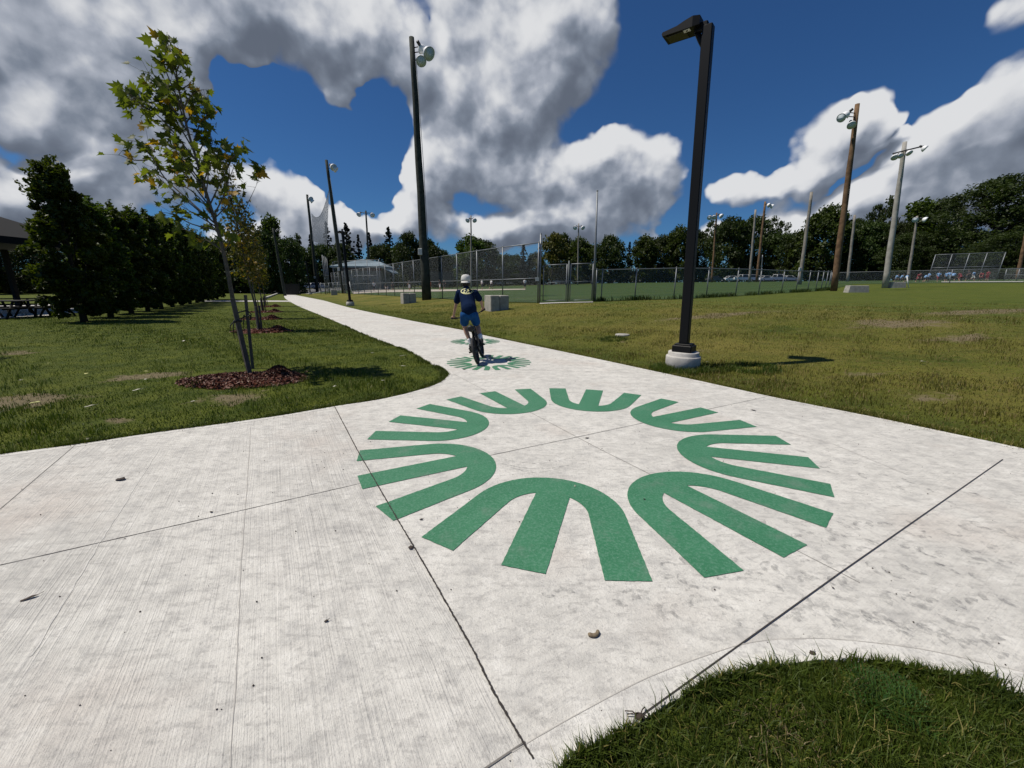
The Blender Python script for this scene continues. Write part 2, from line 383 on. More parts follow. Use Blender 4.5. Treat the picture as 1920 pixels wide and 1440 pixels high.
M['concrete_base'] = mat('pale_concrete', (.50, .48, .45), .85, 0, .2, bump=.35, bscale=45, col2=(.38, .365, .34), vscale=7)
M['wood_dark'] = mat('dark_treated_pole', (.055, .062, .052), .85, 0, .2, bump=.5, bscale=18, col2=(.03, .033, .028), vscale=3)
M['wood_brown'] = mat('brown_wood_pole', (.22, .135, .075), .85, 0, .2, bump=.5, bscale=18, col2=(.10, .06, .035), vscale=2)
M['wood_grey'] = mat('grey_wood_pole', (.30, .275, .24), .85, 0, .2, bump=.5, bscale=18, col2=(.20, .18, .155), vscale=2)
M['wood_pale'] = mat('pale_grey_wood_pole', (.42, .40, .36), .85, 0, .2, bump=.5, bscale=18, col2=(.30, .28, .25), vscale=2)
M['wood_stake'] = mat('grey_square_stake', (.11, .10, .09), .9, 0, .2, bump=.4, bscale=30, col2=(.07, .063, .057), vscale=6)
M['aluminium'] = mat('spun_aluminium', (.80, .80, .80), .45, .0, .5)
M['lamp_glass'] = mat('lamp_glass', (.55, .6, .62), .12, 0, .6)
M['fixture_dark'] = mat('dark_fixture', (.03, .03, .033), .5, .3, .5)
M['white_paint'] = mat('white_paint', (.75, .75, .74), .5)
M['label_white'] = mat('label_white', (.55, .55, .53), .6)
M['rubber'] = mat('rubber', (.015, .015, .016), .75)
M['bark_young'] = mat('young_bark', (.135, .115, .09), .85, 0, .2, bump=.4, bscale=40, col2=(.075, .066, .052), vscale=14)
M['bark'] = mat('bark', (.06, .05, .04), .9, 0, .2, bump=.5, bscale=12, var=.4)
M['wire'] = mesh_wire_mat('chain_link_wire', (.34, .37, .38))
M['wire_dark'] = mesh_wire_mat('dark_chain_link_wire', (.12, .15, .155), wire=.0062)
M['net'] = mesh_wire_mat('grey_netting', (.10, .11, .12), pitch=.09, wire=.075)
# ------------------------------------------------------------------ ground materials
def pos_node(t): return t.new('ShaderNodeNewGeometry').outputs['Position']
def grass_mat():
    m = bpy.data.materials.new('lawn_turf'); m.use_nodes = True; t = NT(m.node_tree); b = t.n['Principled BSDF']
    b.inputs['Roughness'].default_value = .9; b.inputs['Specular IOR Level'].default_value = .15
    p = pos_node(t); sp = t.new('ShaderNodeSeparateXYZ'); t.l.new(p, sp.inputs[0]); x, y = sp.outputs[0], sp.outputs[1]
    s = t.math('ADD', t.math('MULTIPLY', t.math('SUBTRACT', x, 3.0), .852), t.math('MULTIPLY', t.math('SUBTRACT', y, 7.0), .524))
    big = t.noise(p, .33, 5, .6); mid = t.noise(p, 1.7, 5, .62); fine = t.noise(p, 38, 4, .65); fine2 = t.noise(p, 9, 5, .7)
    c = t.mix(t.rng(mid, .35, .68), (.042, .066, .008), (.100, .120, .014))
    dryw = t.math('MULTIPLY', t.rng(s, -1.0, 2.5, .12, 1.0, True), t.rng(s, 9, 16, 1.0, .25, True))
    dry = t.math('MULTIPLY', t.rng(t.math('ADD', t.math('MULTIPLY', big, .6), t.math('MULTIPLY', fine2, .4)), .36, .60), dryw)
    c = t.mix(t.math('MULTIPLY', dry, .85), c, (.185, .155, .038))
    # mown strip beside the field fence
    st = t.math('SINE', t.math('ADD', t.math('MULTIPLY', s, 2.6), t.math('MULTIPLY', big, 4)))
    strip = t.math('MULTIPLY', t.rng(s, 7, 11, 0, 1, True), t.rng(st, -.3, .6, .05, .5))
    c = t.mix(strip, c, (.085, .118, .022))
    # worn bare patches
    wv = t.vmath('ADD', p, t.vmath('SCALE', t.vmath('SUBTRACT', t.noise(p, 1.3, 4, .6, out=1), (.5, .5, .5)), 1.6))
    acc = None
    for px, py, rx, ry, w in ((1690, 605, 1.5, .55, 1.1), (1810, 632, .9, .3, .8), (1345, 590, 3.0, .45, .9), (1860, 583, 3.5, .5, .9), (1610, 700, .7, .2, .6), (1760, 745, .6, .3, .6), (275, 705, .65, .22, 1.05), (15, 752, .7, .28, 1.2), (205, 790, .35, .12, .7), (5, 662, .7, .3, .9), (430, 745, .5, .22, .9), (1167, 640, .45, .25, .6), (1300, 655, .5, .2, .5)):
        q = G(px, py); mp = t.mapping(wv, (q.x, q.y, q.z), (0, 0, R(12)), (rx*1.4, ry*2.2, 2.0), 'TEXTURE')
        gr = t.new('ShaderNodeTexGradient', gradient_type='SPHERICAL'); t.l.new(mp, gr.inputs[0])
        acc = t.math('MULTIPLY', gr.outputs['Fac'], w) if acc is None else t.math('MULTIPLY_ADD', gr.outputs['Fac'], w, acc)
    bare = t.rng(t.math('ADD', t.math('MULTIPLY', acc, 1.3), t.math('MULTIPLY', t.math('SUBTRACT', fine2, .5), 1.1)), .45, .75)
    sp2 = t.math('MULTIPLY', t.rng(fine2, .63, .72), t.rng(big, .45, .6))
    bare = t.math('MAXIMUM', bare, t.math('MULTIPLY', sp2, .5))
    c = t.mix(t.math('MULTIPLY', bare, .8), c, (.20, .155, .105))
    c = t.mix(t.rng(fine, .3, .7), t.mix(1.0, c, (.62, .62, .6), 'MULTIPLY'), t.mix(1.0, c, (1.32, 1.32, 1.25), 'MULTIPLY'))
    t.l.new(c, b.inputs['Base Color'])
    bp = t.new('ShaderNodeBump'); bp.inputs['Strength'].default_value = .9; bp.inputs['Distance'].default_value = .035
    t.l.new(t.math('ADD', fine, t.math('MULTIPLY', fine2, 1.2)), bp.inputs['Height']); t.l.new(bp.outputs[0], b.inputs['Normal'])
    return m
M['lawn'] = grass_mat()
def field_mat():
    m = bpy.data.materials.new('mown_field'); m.use_nodes = True; t = NT(m.node_tree); b = t.n['Principled BSDF']
    b.inputs['Roughness'].default_value = .95; b.inputs['Specular IOR Level'].default_value = .1
    p = pos_node(t); mp = t.mapping(p, rot=(0, 0, R(58))); sp = t.new('ShaderNodeSeparateXYZ'); t.l.new(mp, sp.inputs[0])
    st = t.math('SINE', t.math('ADD', t.math('MULTIPLY', sp.outputs[0], 1.1), t.math('MULTIPLY', t.noise(p, .1, 3), 5)))
    c = t.mix(t.rng(st, -.6, .6), (.030, .060, .018), (.044, .080, .024))
    c = t.mix(t.rng(t.noise(p, .8, 5, .6), .4, .7), c, (.055, .072, .025)); t.l.new(c, b.inputs['Base Color'])
    bp = t.new('ShaderNodeBump'); bp.inputs['Strength'].default_value = .6; bp.inputs['Distance'].default_value = .05
    t.l.new(t.noise(p, 9, 4, .6), bp.inputs['Height']); t.l.new(bp.outputs[0], b.inputs['Normal']); return m
M['field'] = field_mat()
def concrete_mat(name, ang, comb, col=(.64, .62, .57), dark=(.42, .405, .375)):
    """broom-finished concrete; ang is the way the broom went, comb how deep it bit"""
    m = bpy.data.materials.new(name); m.use_nodes = True; t = NT(m.node_tree); b = t.n['Principled BSDF']
    b.inputs['Roughness'].default_value = .82; b.inputs['Specular IOR Level'].default_value = .3
    p = pos_node(t); wob = t.vmath('ADD', p, t.vmath('SCALE', t.vmath('SUBTRACT', t.noise(p, .8, 2, .5, out=1), (.5, .5, .5)), .05))
    q = t.mapping(wob, rot=(0, 0, -ang)); qs = t.mapping(q, scale=(.9, 62, 1)); q2 = t.mapping(q, scale=(.35, 16, 1)); q3 = t.mapping(q, scale=(1.5, 150, 1))
    l1 = t.noise(qs, 1, 3, .6); l2 = t.noise(q2, 1, 3, .6); l3 = t.noise(q3, 1, 2, .6)
    cloudy = t.noise(p, .9, 6, .65); mott = t.noise(p, 6.5, 7, .72); spk = t.noise(p, 85, 3, .6); grain = t.noise(p, 260, 2, .6)
    smear = t.noise(t.mapping(p, rot=(0, 0, R(-40)), scale=(2.2, 6.5, 1)), 1, 7, .74, dist=.8)
    dab = t.noise(t.mapping(p, rot=(0, 0, -ang), scale=(9, 26, 1)), 1, 5, .7); rub = t.noise(p, 30, 4, .7)
    wear = t.rng(t.noise(p, 1.1, 3, .5), .38, .62)
    c = t.mix(t.rng(cloudy, .38, .64), col, tuple(a*.84 for a in col))
    c = t.mix(t.math('MULTIPLY', t.rng(smear, .48, .68), .6), c, dark)
    c = t.mix(t.math('MULTIPLY', t.rng(mott, .50, .68), .60), c, (.30, .295, .285))
    c = t.mix(t.math('MULTIPLY', t.rng(mott, .47, .34), .48), c, (.78, .76, .71))
    c = t.mix(t.math('MULTIPLY', t.rng(t.noise(p, .7, 4, .6), .54, .68), .42), c, (.47, .39, .33))
    c = t.mix(t.math('MULTIPLY', t.rng(dab, .52, .64), .50), c, (.27, .26, .245))
    c = t.mix(t.math('MULTIPLY', t.rng(rub, .54, .68), .45), c, (.24, .235, .225))
    c = t.mix(t.math('MULTIPLY', t.math('MULTIPLY', t.rng(l1, .50, .34), .34*comb), wear), c, (.26, .25, .235))
    c = t.mix(t.math('MULTIPLY', t.math('MULTIPLY', t.rng(l2, .50, .32), .20*comb), wear), c, (.30, .29, .27))
    c = t.mix(t.math('MULTIPLY', t.rng(l3, .48, .36), .25*comb), c, (.26, .25, .235))
    c = t.mix(t.math('MULTIPLY', t.rng(spk, .66, .72), .6), c, (.12, .11, .10))
    c = t.mix(t.math('MULTIPLY', t.rng(grain, .35, .65), .25), c, (.64, .62, .58))
    # worn arc of a tyre and grey tread marks of a loader
    t.l.new(c, b.inputs['Base Color'])
    hh = t.math('ADD', t.math('ADD', t.math('MULTIPLY', rub, .8), t.math('MULTIPLY', t.math('MULTIPLY', l1, 1.1*comb), wear)), t.math('ADD', t.math('MULTIPLY', l3, .5*comb), t.math('ADD', t.math('MULTIPLY', spk, .5), t.math('MULTIPLY', grain, .25))))
    bp = t.new('ShaderNodeBump'); bp.inputs['Strength'].default_value = .85; bp.inputs['Distance'].default_value = .009
    t.l.new(hh, bp.inputs['Height']); t.l.new(bp.outputs[0], b.inputs['Normal']); return m
M['conc_left'] = concrete_mat('concrete_broomed_lengthwise', R(120), 1.0)
M['conc'] = concrete_mat('concrete_broomed_crosswise', R(30), .42)
M['conc_edge'] = concrete_mat('concrete_trowelled_border', R(105), .35, (.68, .665, .62), (.54, .52, .49))
def spot_mat(name, col, a, sc, lo, hi):
    """see-through stain or rubber mark lying on the concrete"""
    m = bpy.data.materials.new(name); m.use_nodes = True; t = NT(m.node_tree); b = t.n['Principled BSDF']
    b.inputs['Base Color'].default_value = (*col, 1); b.inputs['Roughness'].default_value = .9; p = pos_node(t)
    t.put(b.inputs['Alpha'], t.math('MULTIPLY', t.rng(t.noise(p, sc, 5, .7), lo, hi), a)); return m
M['tyre_mark'] = spot_mat('faint_rubber_mark', (.20, .20, .20), .36, 26, .40, .66)
M['joint'] = mat('dark_joint_line', (.035, .03, .027), .95)  # near-black colour of the thin strips laid along the slab joints
M['joint_faint'] = mat('faint_trowel_line', (.40, .38, .35), .95)
M['joint_fine'] = mat('fine_control_joint', (.17, .16, .145), .95)
def paint_mat():
    m = bpy.data.materials.new('green_ground_paint'); m.use_nodes = True; t = NT(m.node_tree); b = t.n['Principled BSDF']
    b.inputs['Roughness'].default_value = .62; p = pos_node(t)
    c = t.mix(t.rng(t.noise(p, 3, 5, .6), .35, .7), (.026, .150, .068), (.040, .180, .088))
    c = t.mix(t.math('MULTIPLY', t.rng(t.noise(p, 60, 4, .7), .46, .66), .50), c, (.14, .28, .20))
    c = t.mix(t.math('MULTIPLY', t.rng(t.noise(p, 210, 2, .7), .66, .72), .6), c, (.40, .46, .42))
    c = t.mix(t.math('MULTIPLY', t.rng(t.noise(p, 1.9, 7, .72), .54, .68), .55), c, (.15, .21, .165))
    t.l.new(c, b.inputs['Base Color'])
    bp = t.new('ShaderNodeBump'); bp.inputs['Strength'].default_value = .5; bp.inputs['Distance'].default_value = .004
    t.l.new(t.noise(p, 130, 4, .6), bp.inputs['Height']); t.l.new(bp.outputs[0], b.inputs['Normal']); return m
M['paint'] = paint_mat()
M['asphalt'] = mat('asphalt', (.10, .10, .10), .9, var=.3, vscale=.5)
M['dirt'] = mat('infield_dirt', (.42, .37, .31), .95, var=.2, vscale=.6)
M['pave'] = mat('pale_paving', (.50, .48, .45), .9, var=.15, vscale=.8)

# ------------------------------------------------------------------ ground sheet
def axis(lo, hi, c, d0, k):
    a = [c]; 
    while a[-1] < hi: a.append(a[-1]+max(d0, abs(a[-1]-c)*k))
    b = [c]
    while b[-1] > lo: b.append(b[-1]-max(d0, abs(b[-1]-c)*k))
    return np.array(sorted(set(b+a)))
gx = axis(-700, 900, 3, .35, .03); gy = axis(-40, 1200, 7, .35, .03)
XX, YY = np.meshgrid(gx, gy); ZZ = zg(XX, YY)-.012
near = np.exp(-((XX-3)**2+(YY-7)**2)/900.)
nz_ = (np.sin(XX*1.3+YY*.7)+np.sin(YY*1.9-XX*.4)+np.sin(XX*.5+2.2*YY+1))*.004*near
ZZ = ZZ+np.minimum(nz_, 0)
nx, ny = len(gx), len(gy); ii = (np.arange(ny-1)[:, None]*nx+np.arange(nx-1)[None, :]).ravel()
ground = np_mesh('ground', np.stack([XX.ravel(), YY.ravel(), ZZ.ravel()], 1), np.stack([ii, ii+1, ii+nx+1, ii+nx], 1), M['lawn'], smooth=True)
tag(ground, 'mown park lawn beside the concrete path', kind='structure')

def sheet(name, poly, m, dz=.03, fine=None, kind='structure', parent=None, label=None):
    """a sheet that follows the terrain"""
    bm = bmesh.new(); vs = [bm.verts.new((p[0], p[1], 0)) for p in poly]
    f = bm.faces.new(vs); f.normal_update()
    if f.normal.z < 0: bmesh.ops.reverse_faces(bm, faces=[f])
    bmesh.ops.triangulate(bm, faces=bm.faces[:])
    if fine:
        for _ in range(9):
            es = [e for e in bm.edges if e.calc_length() > max(fine, .035*max(0, ((e.verts[0].co+e.verts[1].co)/2).length))]
            if not es or len(bm.edges) > 60000: break
            bmesh.ops.subdivide_edges(bm, edges=es, cuts=1); bmesh.ops.triangulate(bm, faces=[f for f in bm.faces if len(f.verts) > 3])
    for v in bm.verts: v.co.z = float(zg(v.co.x, v.co.y))+dz
    me = bpy.data.meshes.new(name); bm.to_mesh(me); bm.free(); me.materials.append(m)
    o = bpy.data.objects.new(name, me); COL.objects.link(o)
    if parent: o.parent = parent
    else: tag(o, label, kind=kind)
    return o
def gp(l): return [tuple(G(*p)[:2]) for p in l]

# ------------------------------------------------------------------ concrete path
LAWN_L = spline(gp([(0, 851.7), (143, 833), (287, 811.7), (500, 782.7), (627, 761.7), (720, 747), (785, 731), (822, 718), (839, 705), (837, 697), (822, 687), (801, 678), (765.6, 657), (721, 641.5), (670, 621), (641.7, 607.7), (599, 590), (560, 574), (542.5, 564.5), (534, 558.5), (533, 553.5), (536, 549.8)]), 5)
EDGE_R = spline(gp([(1920, 840.7), (1746.7, 804), (1606.7, 775), (1443, 742.7), (1280, 707), (1060, 660), (905, 628), (863, 618), (780, 603), (748, 596.4), (656, 577), (606, 562.8), (584, 556.6), (576, 550.8)]), 4)
ISL_PX = [(1059, 1440), (1122.5, 1407), (1186, 1364), (1249, 1323), (1322, 1287), (1394, 1266.5), (1480, 1246), (1544, 1238), (1616, 1243), (1702, 1257), (1775, 1271), (1866, 1291), (1920, 1307)]
ISLAND = spline([(-.12, .42), (.0, .70)]+gp(ISL_PX)+[(3.2, .35), (5.2, -1.0)], 4)
d_l = np.array(LAWN_L[0])-np.array(LAWN_L[4]); far_l = tuple(np.array(LAWN_L[0])+d_l/np.linalg.norm(d_l)*14)
d_r = np.array(EDGE_R[0])-np.array(EDGE_R[4]); far_r = tuple(np.array(EDGE_R[0])+d_r/np.linalg.norm(d_r)*12)
PATH = [far_l]+LAWN_L+EDGE_R[::-1]+[far_r, (far_r[0]-1.5, -6), (5.6, -1.6)]+ISLAND[::-1]+[(-.5, -.6), (-2.0, -3.0), (-14, -7.5)]
J1 = gp([(627, 762), (669, 843), (747, 977.5), (796, 1060), (887, 1220), (927, 1302), (1000, 1425)])
bm = bmesh.new(); top = [bm.verts.new((x, y, 0)) for x, y in PATH]; f = bm.faces.new(top); f.normal_update()
if f.normal.z < 0: bmesh.ops.reverse_faces(bm, faces=[f])
bmesh.ops.triangulate(bm, faces=bm.faces[:])
# cut along the lengthwise joint so the two sides carry their own broom marks
a = Vector((*J1[0], 0)); b = Vector((*J1[-1], 0)); nrm = (b-a).cross(Vector((0, 0, 1))).normalized()
bmesh.ops.bisect_plane(bm, geom=bm.verts[:]+bm.edges[:]+bm.faces[:], plane_co=a, plane_no=nrm)
bm.faces.ensure_lookup_table()
for f in bm.faces:
    c = f.calc_center_median(); d = (c-a).dot(nrm)
    f.material_index = 1 if (d > 0) == ((Vector((-4, 3, 0))-a).dot(nrm) > 0) and c.y < 5.3 else 0
be = [e for e in bm.edges if e.is_boundary]; r = bmesh.ops.extrude_edge_only(bm, edges=be)
for v in r['geom']:
    if isinstance(v, bmesh.types.BMVert): v.co.z = -.1
me = bpy.data.meshes.new('path'); bm.to_mesh(me); bm.free(); me.materials.append(M['conc']); me.materials.append(M['conc_left'])
path = bpy.data.objects.new('path', me); COL.objects.link(path); tag(path, 'pale broomed concrete path forking in the park', kind='structure')
# trowelled border round the grass island and along the kerbless edges
BAND_PX = [(960, 1412), (1050, 1359), (1140, 1309.5), (1222, 1269), (1331, 1228), (1412, 1205), (1503, 1198.5), (1571, 1200), (1684, 1212), (1775, 1228), (1920, 1262)]
band = spline(gp(BAND_PX), 4)
inner = [p for p in ISLAND if p[1] > .75 or p[0] > 2][:]; inner = [p for p in inner if p[0] < 4.0]
o = sheet('path_border', band+[(3.6, .36)]+inner[::-1], M['conc_edge'], .003, parent=path)

def _late_band():
    strip('joint', band, .0022, M['joint_faint'], .0045, jit=.002)
def strip(name, pts, w, m, z, jit=0.0, seg=.06, parent=path):
    pts = [np.array(p, float) for p in pts]; out = [pts[0]]
    for p, q in zip(pts[:-1], pts[1:]):
        n = max(1, int(np.linalg.norm(q-p)/seg)); out += [p+(q-p)*(k+1)/n for k in range(n)]
    V = []; Fc = []; ph = random.random()*9
    for i, p in enumerate(out):
        t = out[min(i+1, len(out)-1)]-out[max(0, i-1)]; t = t/np.linalg.norm(t); n = np.array([-t[1], t[0]])
        j = jit*(random.random()-.5); ww = w*(.5+(.5*random.random() if jit else .0)+(.0 if jit else .0)) if jit else w*.5
        for sgn in (-1, 1): q = p+n*(sgn*ww+j); V.append((q[0], q[1], float(zg(q[0], q[1]))+z))
        if i: Fc.append((2*i-2, 2*i-1, 2*i+1, 2*i))
    return np_mesh(name, np.array(V), np.array(Fc), m, parent)
strip('joint', J1, .0052, M['joint'], .0055, jit=.003, seg=.010)
strip('joint', gp([(0, 1060), (670, 908), (929, 852), (1443, 743)]), .0034, M['joint'], .002, jit=.0012)
strip('joint', gp([(143, 833), (0, 955)]), .005, M['joint_fine'], .002)
strip('joint', gp([(1880, 862), (1575, 1075), (1200, 1345)]), .0055, M['joint'], .0058)
strip('joint', gp([(852, 702), (905, 730), (990, 771), (1120, 840), (1220, 890), (1495, 1033), (1612, 1093)]), .0032, M['joint_fine'], .002, jit=.002)
strip('joint', gp([(985, 1392), (945, 1418), (905, 1446)]), .005, M['joint_fine'], .004, jit=.003)
strip('joint', gp([(1290, 700), (850, 690)]), .004, M['joint_fine'], .002, jit=.002)
for a_, b_ in (((-.2, 12.6), (-3.7, 10.1)), ((-1.9, 15.6), (-5.2, 13.2)), ((-3.6, 18.7), (-7.0, 16.3)), ((-5.4, 21.6), (-8.8, 19.3)), ((-7.2, 24.5), (-10.5, 22.3)), ((-9.0, 27.5), (-12.3, 25.2))): pass
strip('joint', gp([(1395, 790), (1560, 832), (1700, 890)]), .003, M['joint_faint'], .002, jit=.002)
strip('joint', gp([(470, 800), (464, 900), (452, 1060), (446, 1200), (432, 1440)]), .0022, M['joint_faint'], .002, jit=.004)
strip('joint', gp([(60, 1230), (180, 1030), (300, 840)]), .004, M['conc_edge'], .002, jit=.006)
for e_, sd2, nm in ((LAWN_L, -1, 'l'), (EDGE_R, 1, 'r')):
    E_ = np.array(e_); T_ = np.gradient(E_, axis=0); T_ /= np.linalg.norm(T_, axis=1)[:, None]; N_ = np.stack([-T_[:, 1], T_[:, 0]], 1)*sd2
    q_ = E_+N_*.045; q_ = q_[(E_[:, 1] < 30)]; strip('path_border', [tuple(v) for v in q_], .07, M['conc_edge'], .0015, seg=.5)
_late_band()
# joints that cross the far run of the path, each from edge to edge
Lf = np.array(LAWN_L); Rf = np.array(EDGE_R)
for yy in np.arange(9.5, 40, 3.05):
    l = Lf[np.argmin(abs(Lf[:, 1]-(yy-1.2))+1e3*(Lf[:, 1] < 7.2))]; q = Rf[np.argmin(abs(Rf[:, 1]-(yy+.9)))]
    strip('joint', [tuple(l+(q-l)*.02), tuple(l+(q-l)*.98)], .010, M['joint_fine'], .003)

# ------------------------------------------------------------------ painted emblems
def arch_poly(k):
    t13 = R(13.2); R0 = 2.046; ro, yc = .524, 1.468; ri = ro-.24; c, b = .3247, .2064; P = []
    arc = lambda r, a0, a1, n: [(r*math.cos(a0+(a1-a0)*i/n), yc+r*math.sin(a0+(a1-a0)*i/n)) for i in range(n+1)]
    aR = -t13; aL = math.pi+t13
    P += [(-R0*math.sin(c), R0*math.cos(c))]+arc(ro, aL, 2*math.pi+aR, 26)+[(R0*math.sin(c), R0*math.cos(c)), (R0*math.sin(b), R0*math.cos(b))]
    x0 = .122; ae = math.acos(x0/ri)
    P += arc(ri, 2*math.pi+aR, 2*math.pi-ae, 9)+[(x0, 2.042), (-x0, 2.042)]+arc(ri, math.pi+ae, aL, 9)+[(-R0*math.sin(b), R0*math.cos(b))]
    Q = []
    for (x0, y0), (x1, y1) in zip(P, P[1:]+P[:1]):
        m = max(1, int(math.hypot(x1-x0, y1-y0)*k/.022))
        for i in range(m): u = i/m; Q.append(((x0+(x1-x0)*u)*k+random.uniform(-.0016, .0016)*(i > 0), (y0+(y1-y0)*u)*k+random.uniform(-.0016, .0016)*(i > 0)))
    return Q
def emblem(cx, cy, r, ph, label, z=.004):
    root = empty('painted_emblem', (cx, cy, z), label, 'ground marking', 'green painted rings of arches on the path')
    for i in range(8):
        a = ph+i*math.pi/4; ca, sa = math.cos(a), math.sin(a); bm = bmesh.new()
        f = bm.faces.new([bm.verts.new((y*ca-x*-sa*-1*-1, y*sa-x*ca, 0)) if False else bm.verts.new((y*ca+x*sa, y*sa-x*ca, 0)) for x, y in arch_poly(r/2.046)])
        f.normal_update()
        if f.normal.z < 0: bmesh.ops.reverse_faces(bm, faces=[f])
        bmesh.ops.triangulate(bm, faces=bm.faces[:])
        me = bpy.data.meshes.new('arch'); bm.to_mesh(me); bm.free(); me.materials.append(M['paint'])
        o = bpy.data.objects.new('arch', me); COL.objects.link(o); o.parent = root
    return root
emblem(.6355, 3.835, 2.046, -1.8545, 'large green ring of eight painted arches on the concrete in the foreground')
emblem(-.46, 8.05, .84, -1.84, 'smaller green painted ring of arches under the bicycle wheel')
emblem(-1.02, 11.25, .68, -1.84, 'faded green painted ring of arches farthest along the path')

# grey tread marks and the tyre arc
mk = MB()
for row, (x0, y0, x1, y1, n) in enumerate(((1020, 1120, 1905, 1180, 26), (1150, 1050, 1915, 1070, 24), (1330, 980, 1915, 1000, 22), (1250, 1090, 1915, 1125, 22), (1440, 1015, 1915, 1040, 18), (1500, 1140, 1915, 1230, 14), (1480, 850, 1900, 960, 14))):
    for i in range(n):
        t_ = (i+random.uniform(-.5, .5))/n; q = G(x0+(x1-x0)*t_, y0+(y1-y0)*t_+random.uniform(-16, 16)); r_ = random.uniform(.018, .05); a0 = random.uniform(0, 3.2)
        pts = [(r_*math.cos(a0+k*.5), r_*math.sin(a0+k*.5)) for k in range(6)]
        w_ = random.uniform(.008, .022); vs = []
        for (x, y), k in zip(pts, range(6)):
            l_ = math.hypot(x, y); vs += [(q.x+x*(1-w_/l_), q.y+y*(1-w_/l_), .0022), (q.x+x*(1+w_/l_), q.y+y*(1+w_/l_), .0022)]
        mk.add(vs, [(2*k, 2*k+1, 2*k+3, 2*k+2) for k in range(5)])
for px0, py0, px1, py1 in ((935, 868, 1070, 872), (950, 874, 1050, 878), (945, 862, 1075, 858)):
    q0, q1 = G(px0, py0), G(px1, py1); vs = []
    for k in range(15):
        u = k/14; p = q0.lerp(q1, u); p.y -= .10*math.sin(math.pi*u); vs += [(p.x, p.y-.008, .0024), (p.x, p.y+.012, .0024)]
    mk.add(vs, [(2*k, 2*k+2, 2*k+3, 2*k+1) for k in range(14)])
mk.build('tyre_marks', M['tyre_mark'], path)

# ------------------------------------------------------------------ other ground sheets
FENCE_END = (1553, 543.5)
F1B = [(1008, 568), (956, 567), (908, 565), (862, 562.5), (828, 560), (768, 557), (730, 554.5), (690, 552.5), (660, 551), (640, 550), (624, 549)]
F3B = [(1113, 565), (1190, 562.5), (1263, 561), (1324, 558), (1379, 555), (1422, 552.5), (1465, 549.5), (1492, 548), (1514, 546.8), (1529, 545.8), (1539, 545), (1547, 544.2), (1553, 543.5)]
fpoly = gp(F1B[::-1])+gp(F3B)
fr = gp([(1600, 533), (1750, 531), (1919, 530)])
sheet('sports_field', [(-38, 78)]+fpoly+fr+[(150, 70), (190, 125), (120, 128), (-30, 118)], M['field'], .015, fine=4.0)
sheet('infield_dirt', gp([(662, 551.5), (705, 549), (820, 547), (985, 543.6), (985, 541.8), (820, 543.2), (700, 544), (660, 546)]), M['dirt'], .05, fine=3.0, label='pale dirt infield beyond the tall fence')
sheet('infield_line', gp([(1765, 529.8), (1919, 529.3), (1919, 528.3), (1765, 528.8)]), M['pave'], .06, fine=3.0, label='white line at the edge of the right diamond')
sheet('side_path', gp([(375, 565.6), (541.5, 565.8), (545.5, 567.3), (546.5, 569.5)])[0:3]+gp([(541, 563.6), (375, 563.2)]), M['pave'], .004, fine=3.0, label='thin pale side path joining from the left')
sheet('parking_road', gp([(536, 549.8), (576, 550.8), (640, 545.3), (640, 542), (560, 543.5)]), M['pave'], -.004, fine=3.0, label='end of the path at the car park')
sheet('parking_lot', [(-78, 95), (-40, 80), (-25, 135), (-78, 150)], M['asphalt'], .02, fine=6.0, label='asphalt car park at the end of the path')
sheet('parking_lot', [(0, 132), (78, 132), (84, 148), (-6, 148)], M['asphalt'], .06, fine=6.0, label='asphalt car park beyond the field')
sheet('parking_lot', [(60, 104), (104, 104), (110, 122), (60, 122)], M['asphalt'], .06, fine=6.0, label='asphalt car park behind the right fence')
sheet('shelter_paving', gp([(-60, 601), (-60, 577), (20, 570.5), (120, 569), (150, 575), (150, 586), (90, 592)]), M['pave'], .004, fine=4.0, label='pale paving under and behind the picnic shelter')
# ------------------------------------------------------------------ foliage
M['leaf_dark'] = leaf_mat('dark_summer_foliage', (.007, .014, .004), (.055, .080, .014), trans=.3)
M['leaf_mid'] = leaf_mat('mid_green_foliage', (.012, .026, .005), (.080, .118, .016), trans=.35)
M['leaf_yellow'] = leaf_mat('yellow_green_foliage', (.030, .038, .006), (.13, .12, .018), trans=.25)
M['leaf_conifer'] = leaf_mat('conifer_needles', (.004, .009, .005), (.018, .030, .014), trans=.1)
M['leaf_horn'] = leaf_mat('hornbeam_leaves', (.010, .022, .003), (.090, .125, .012), trans=.4, nscale=.8)
M['leaf_maple'] = leaf_mat('young_maple_leaves', (.052, .078, .010), (.175, .205, .024), alt=(.42, .25, .02), altw=.10, trans=.5, nscale=1.2)
M['leaf_fine'] = leaf_mat('turning_maple_leaves', (.050, .058, .010), (.15, .13, .022), alt=(.28, .17, .02), altw=.14, trans=.4, nscale=1.2)

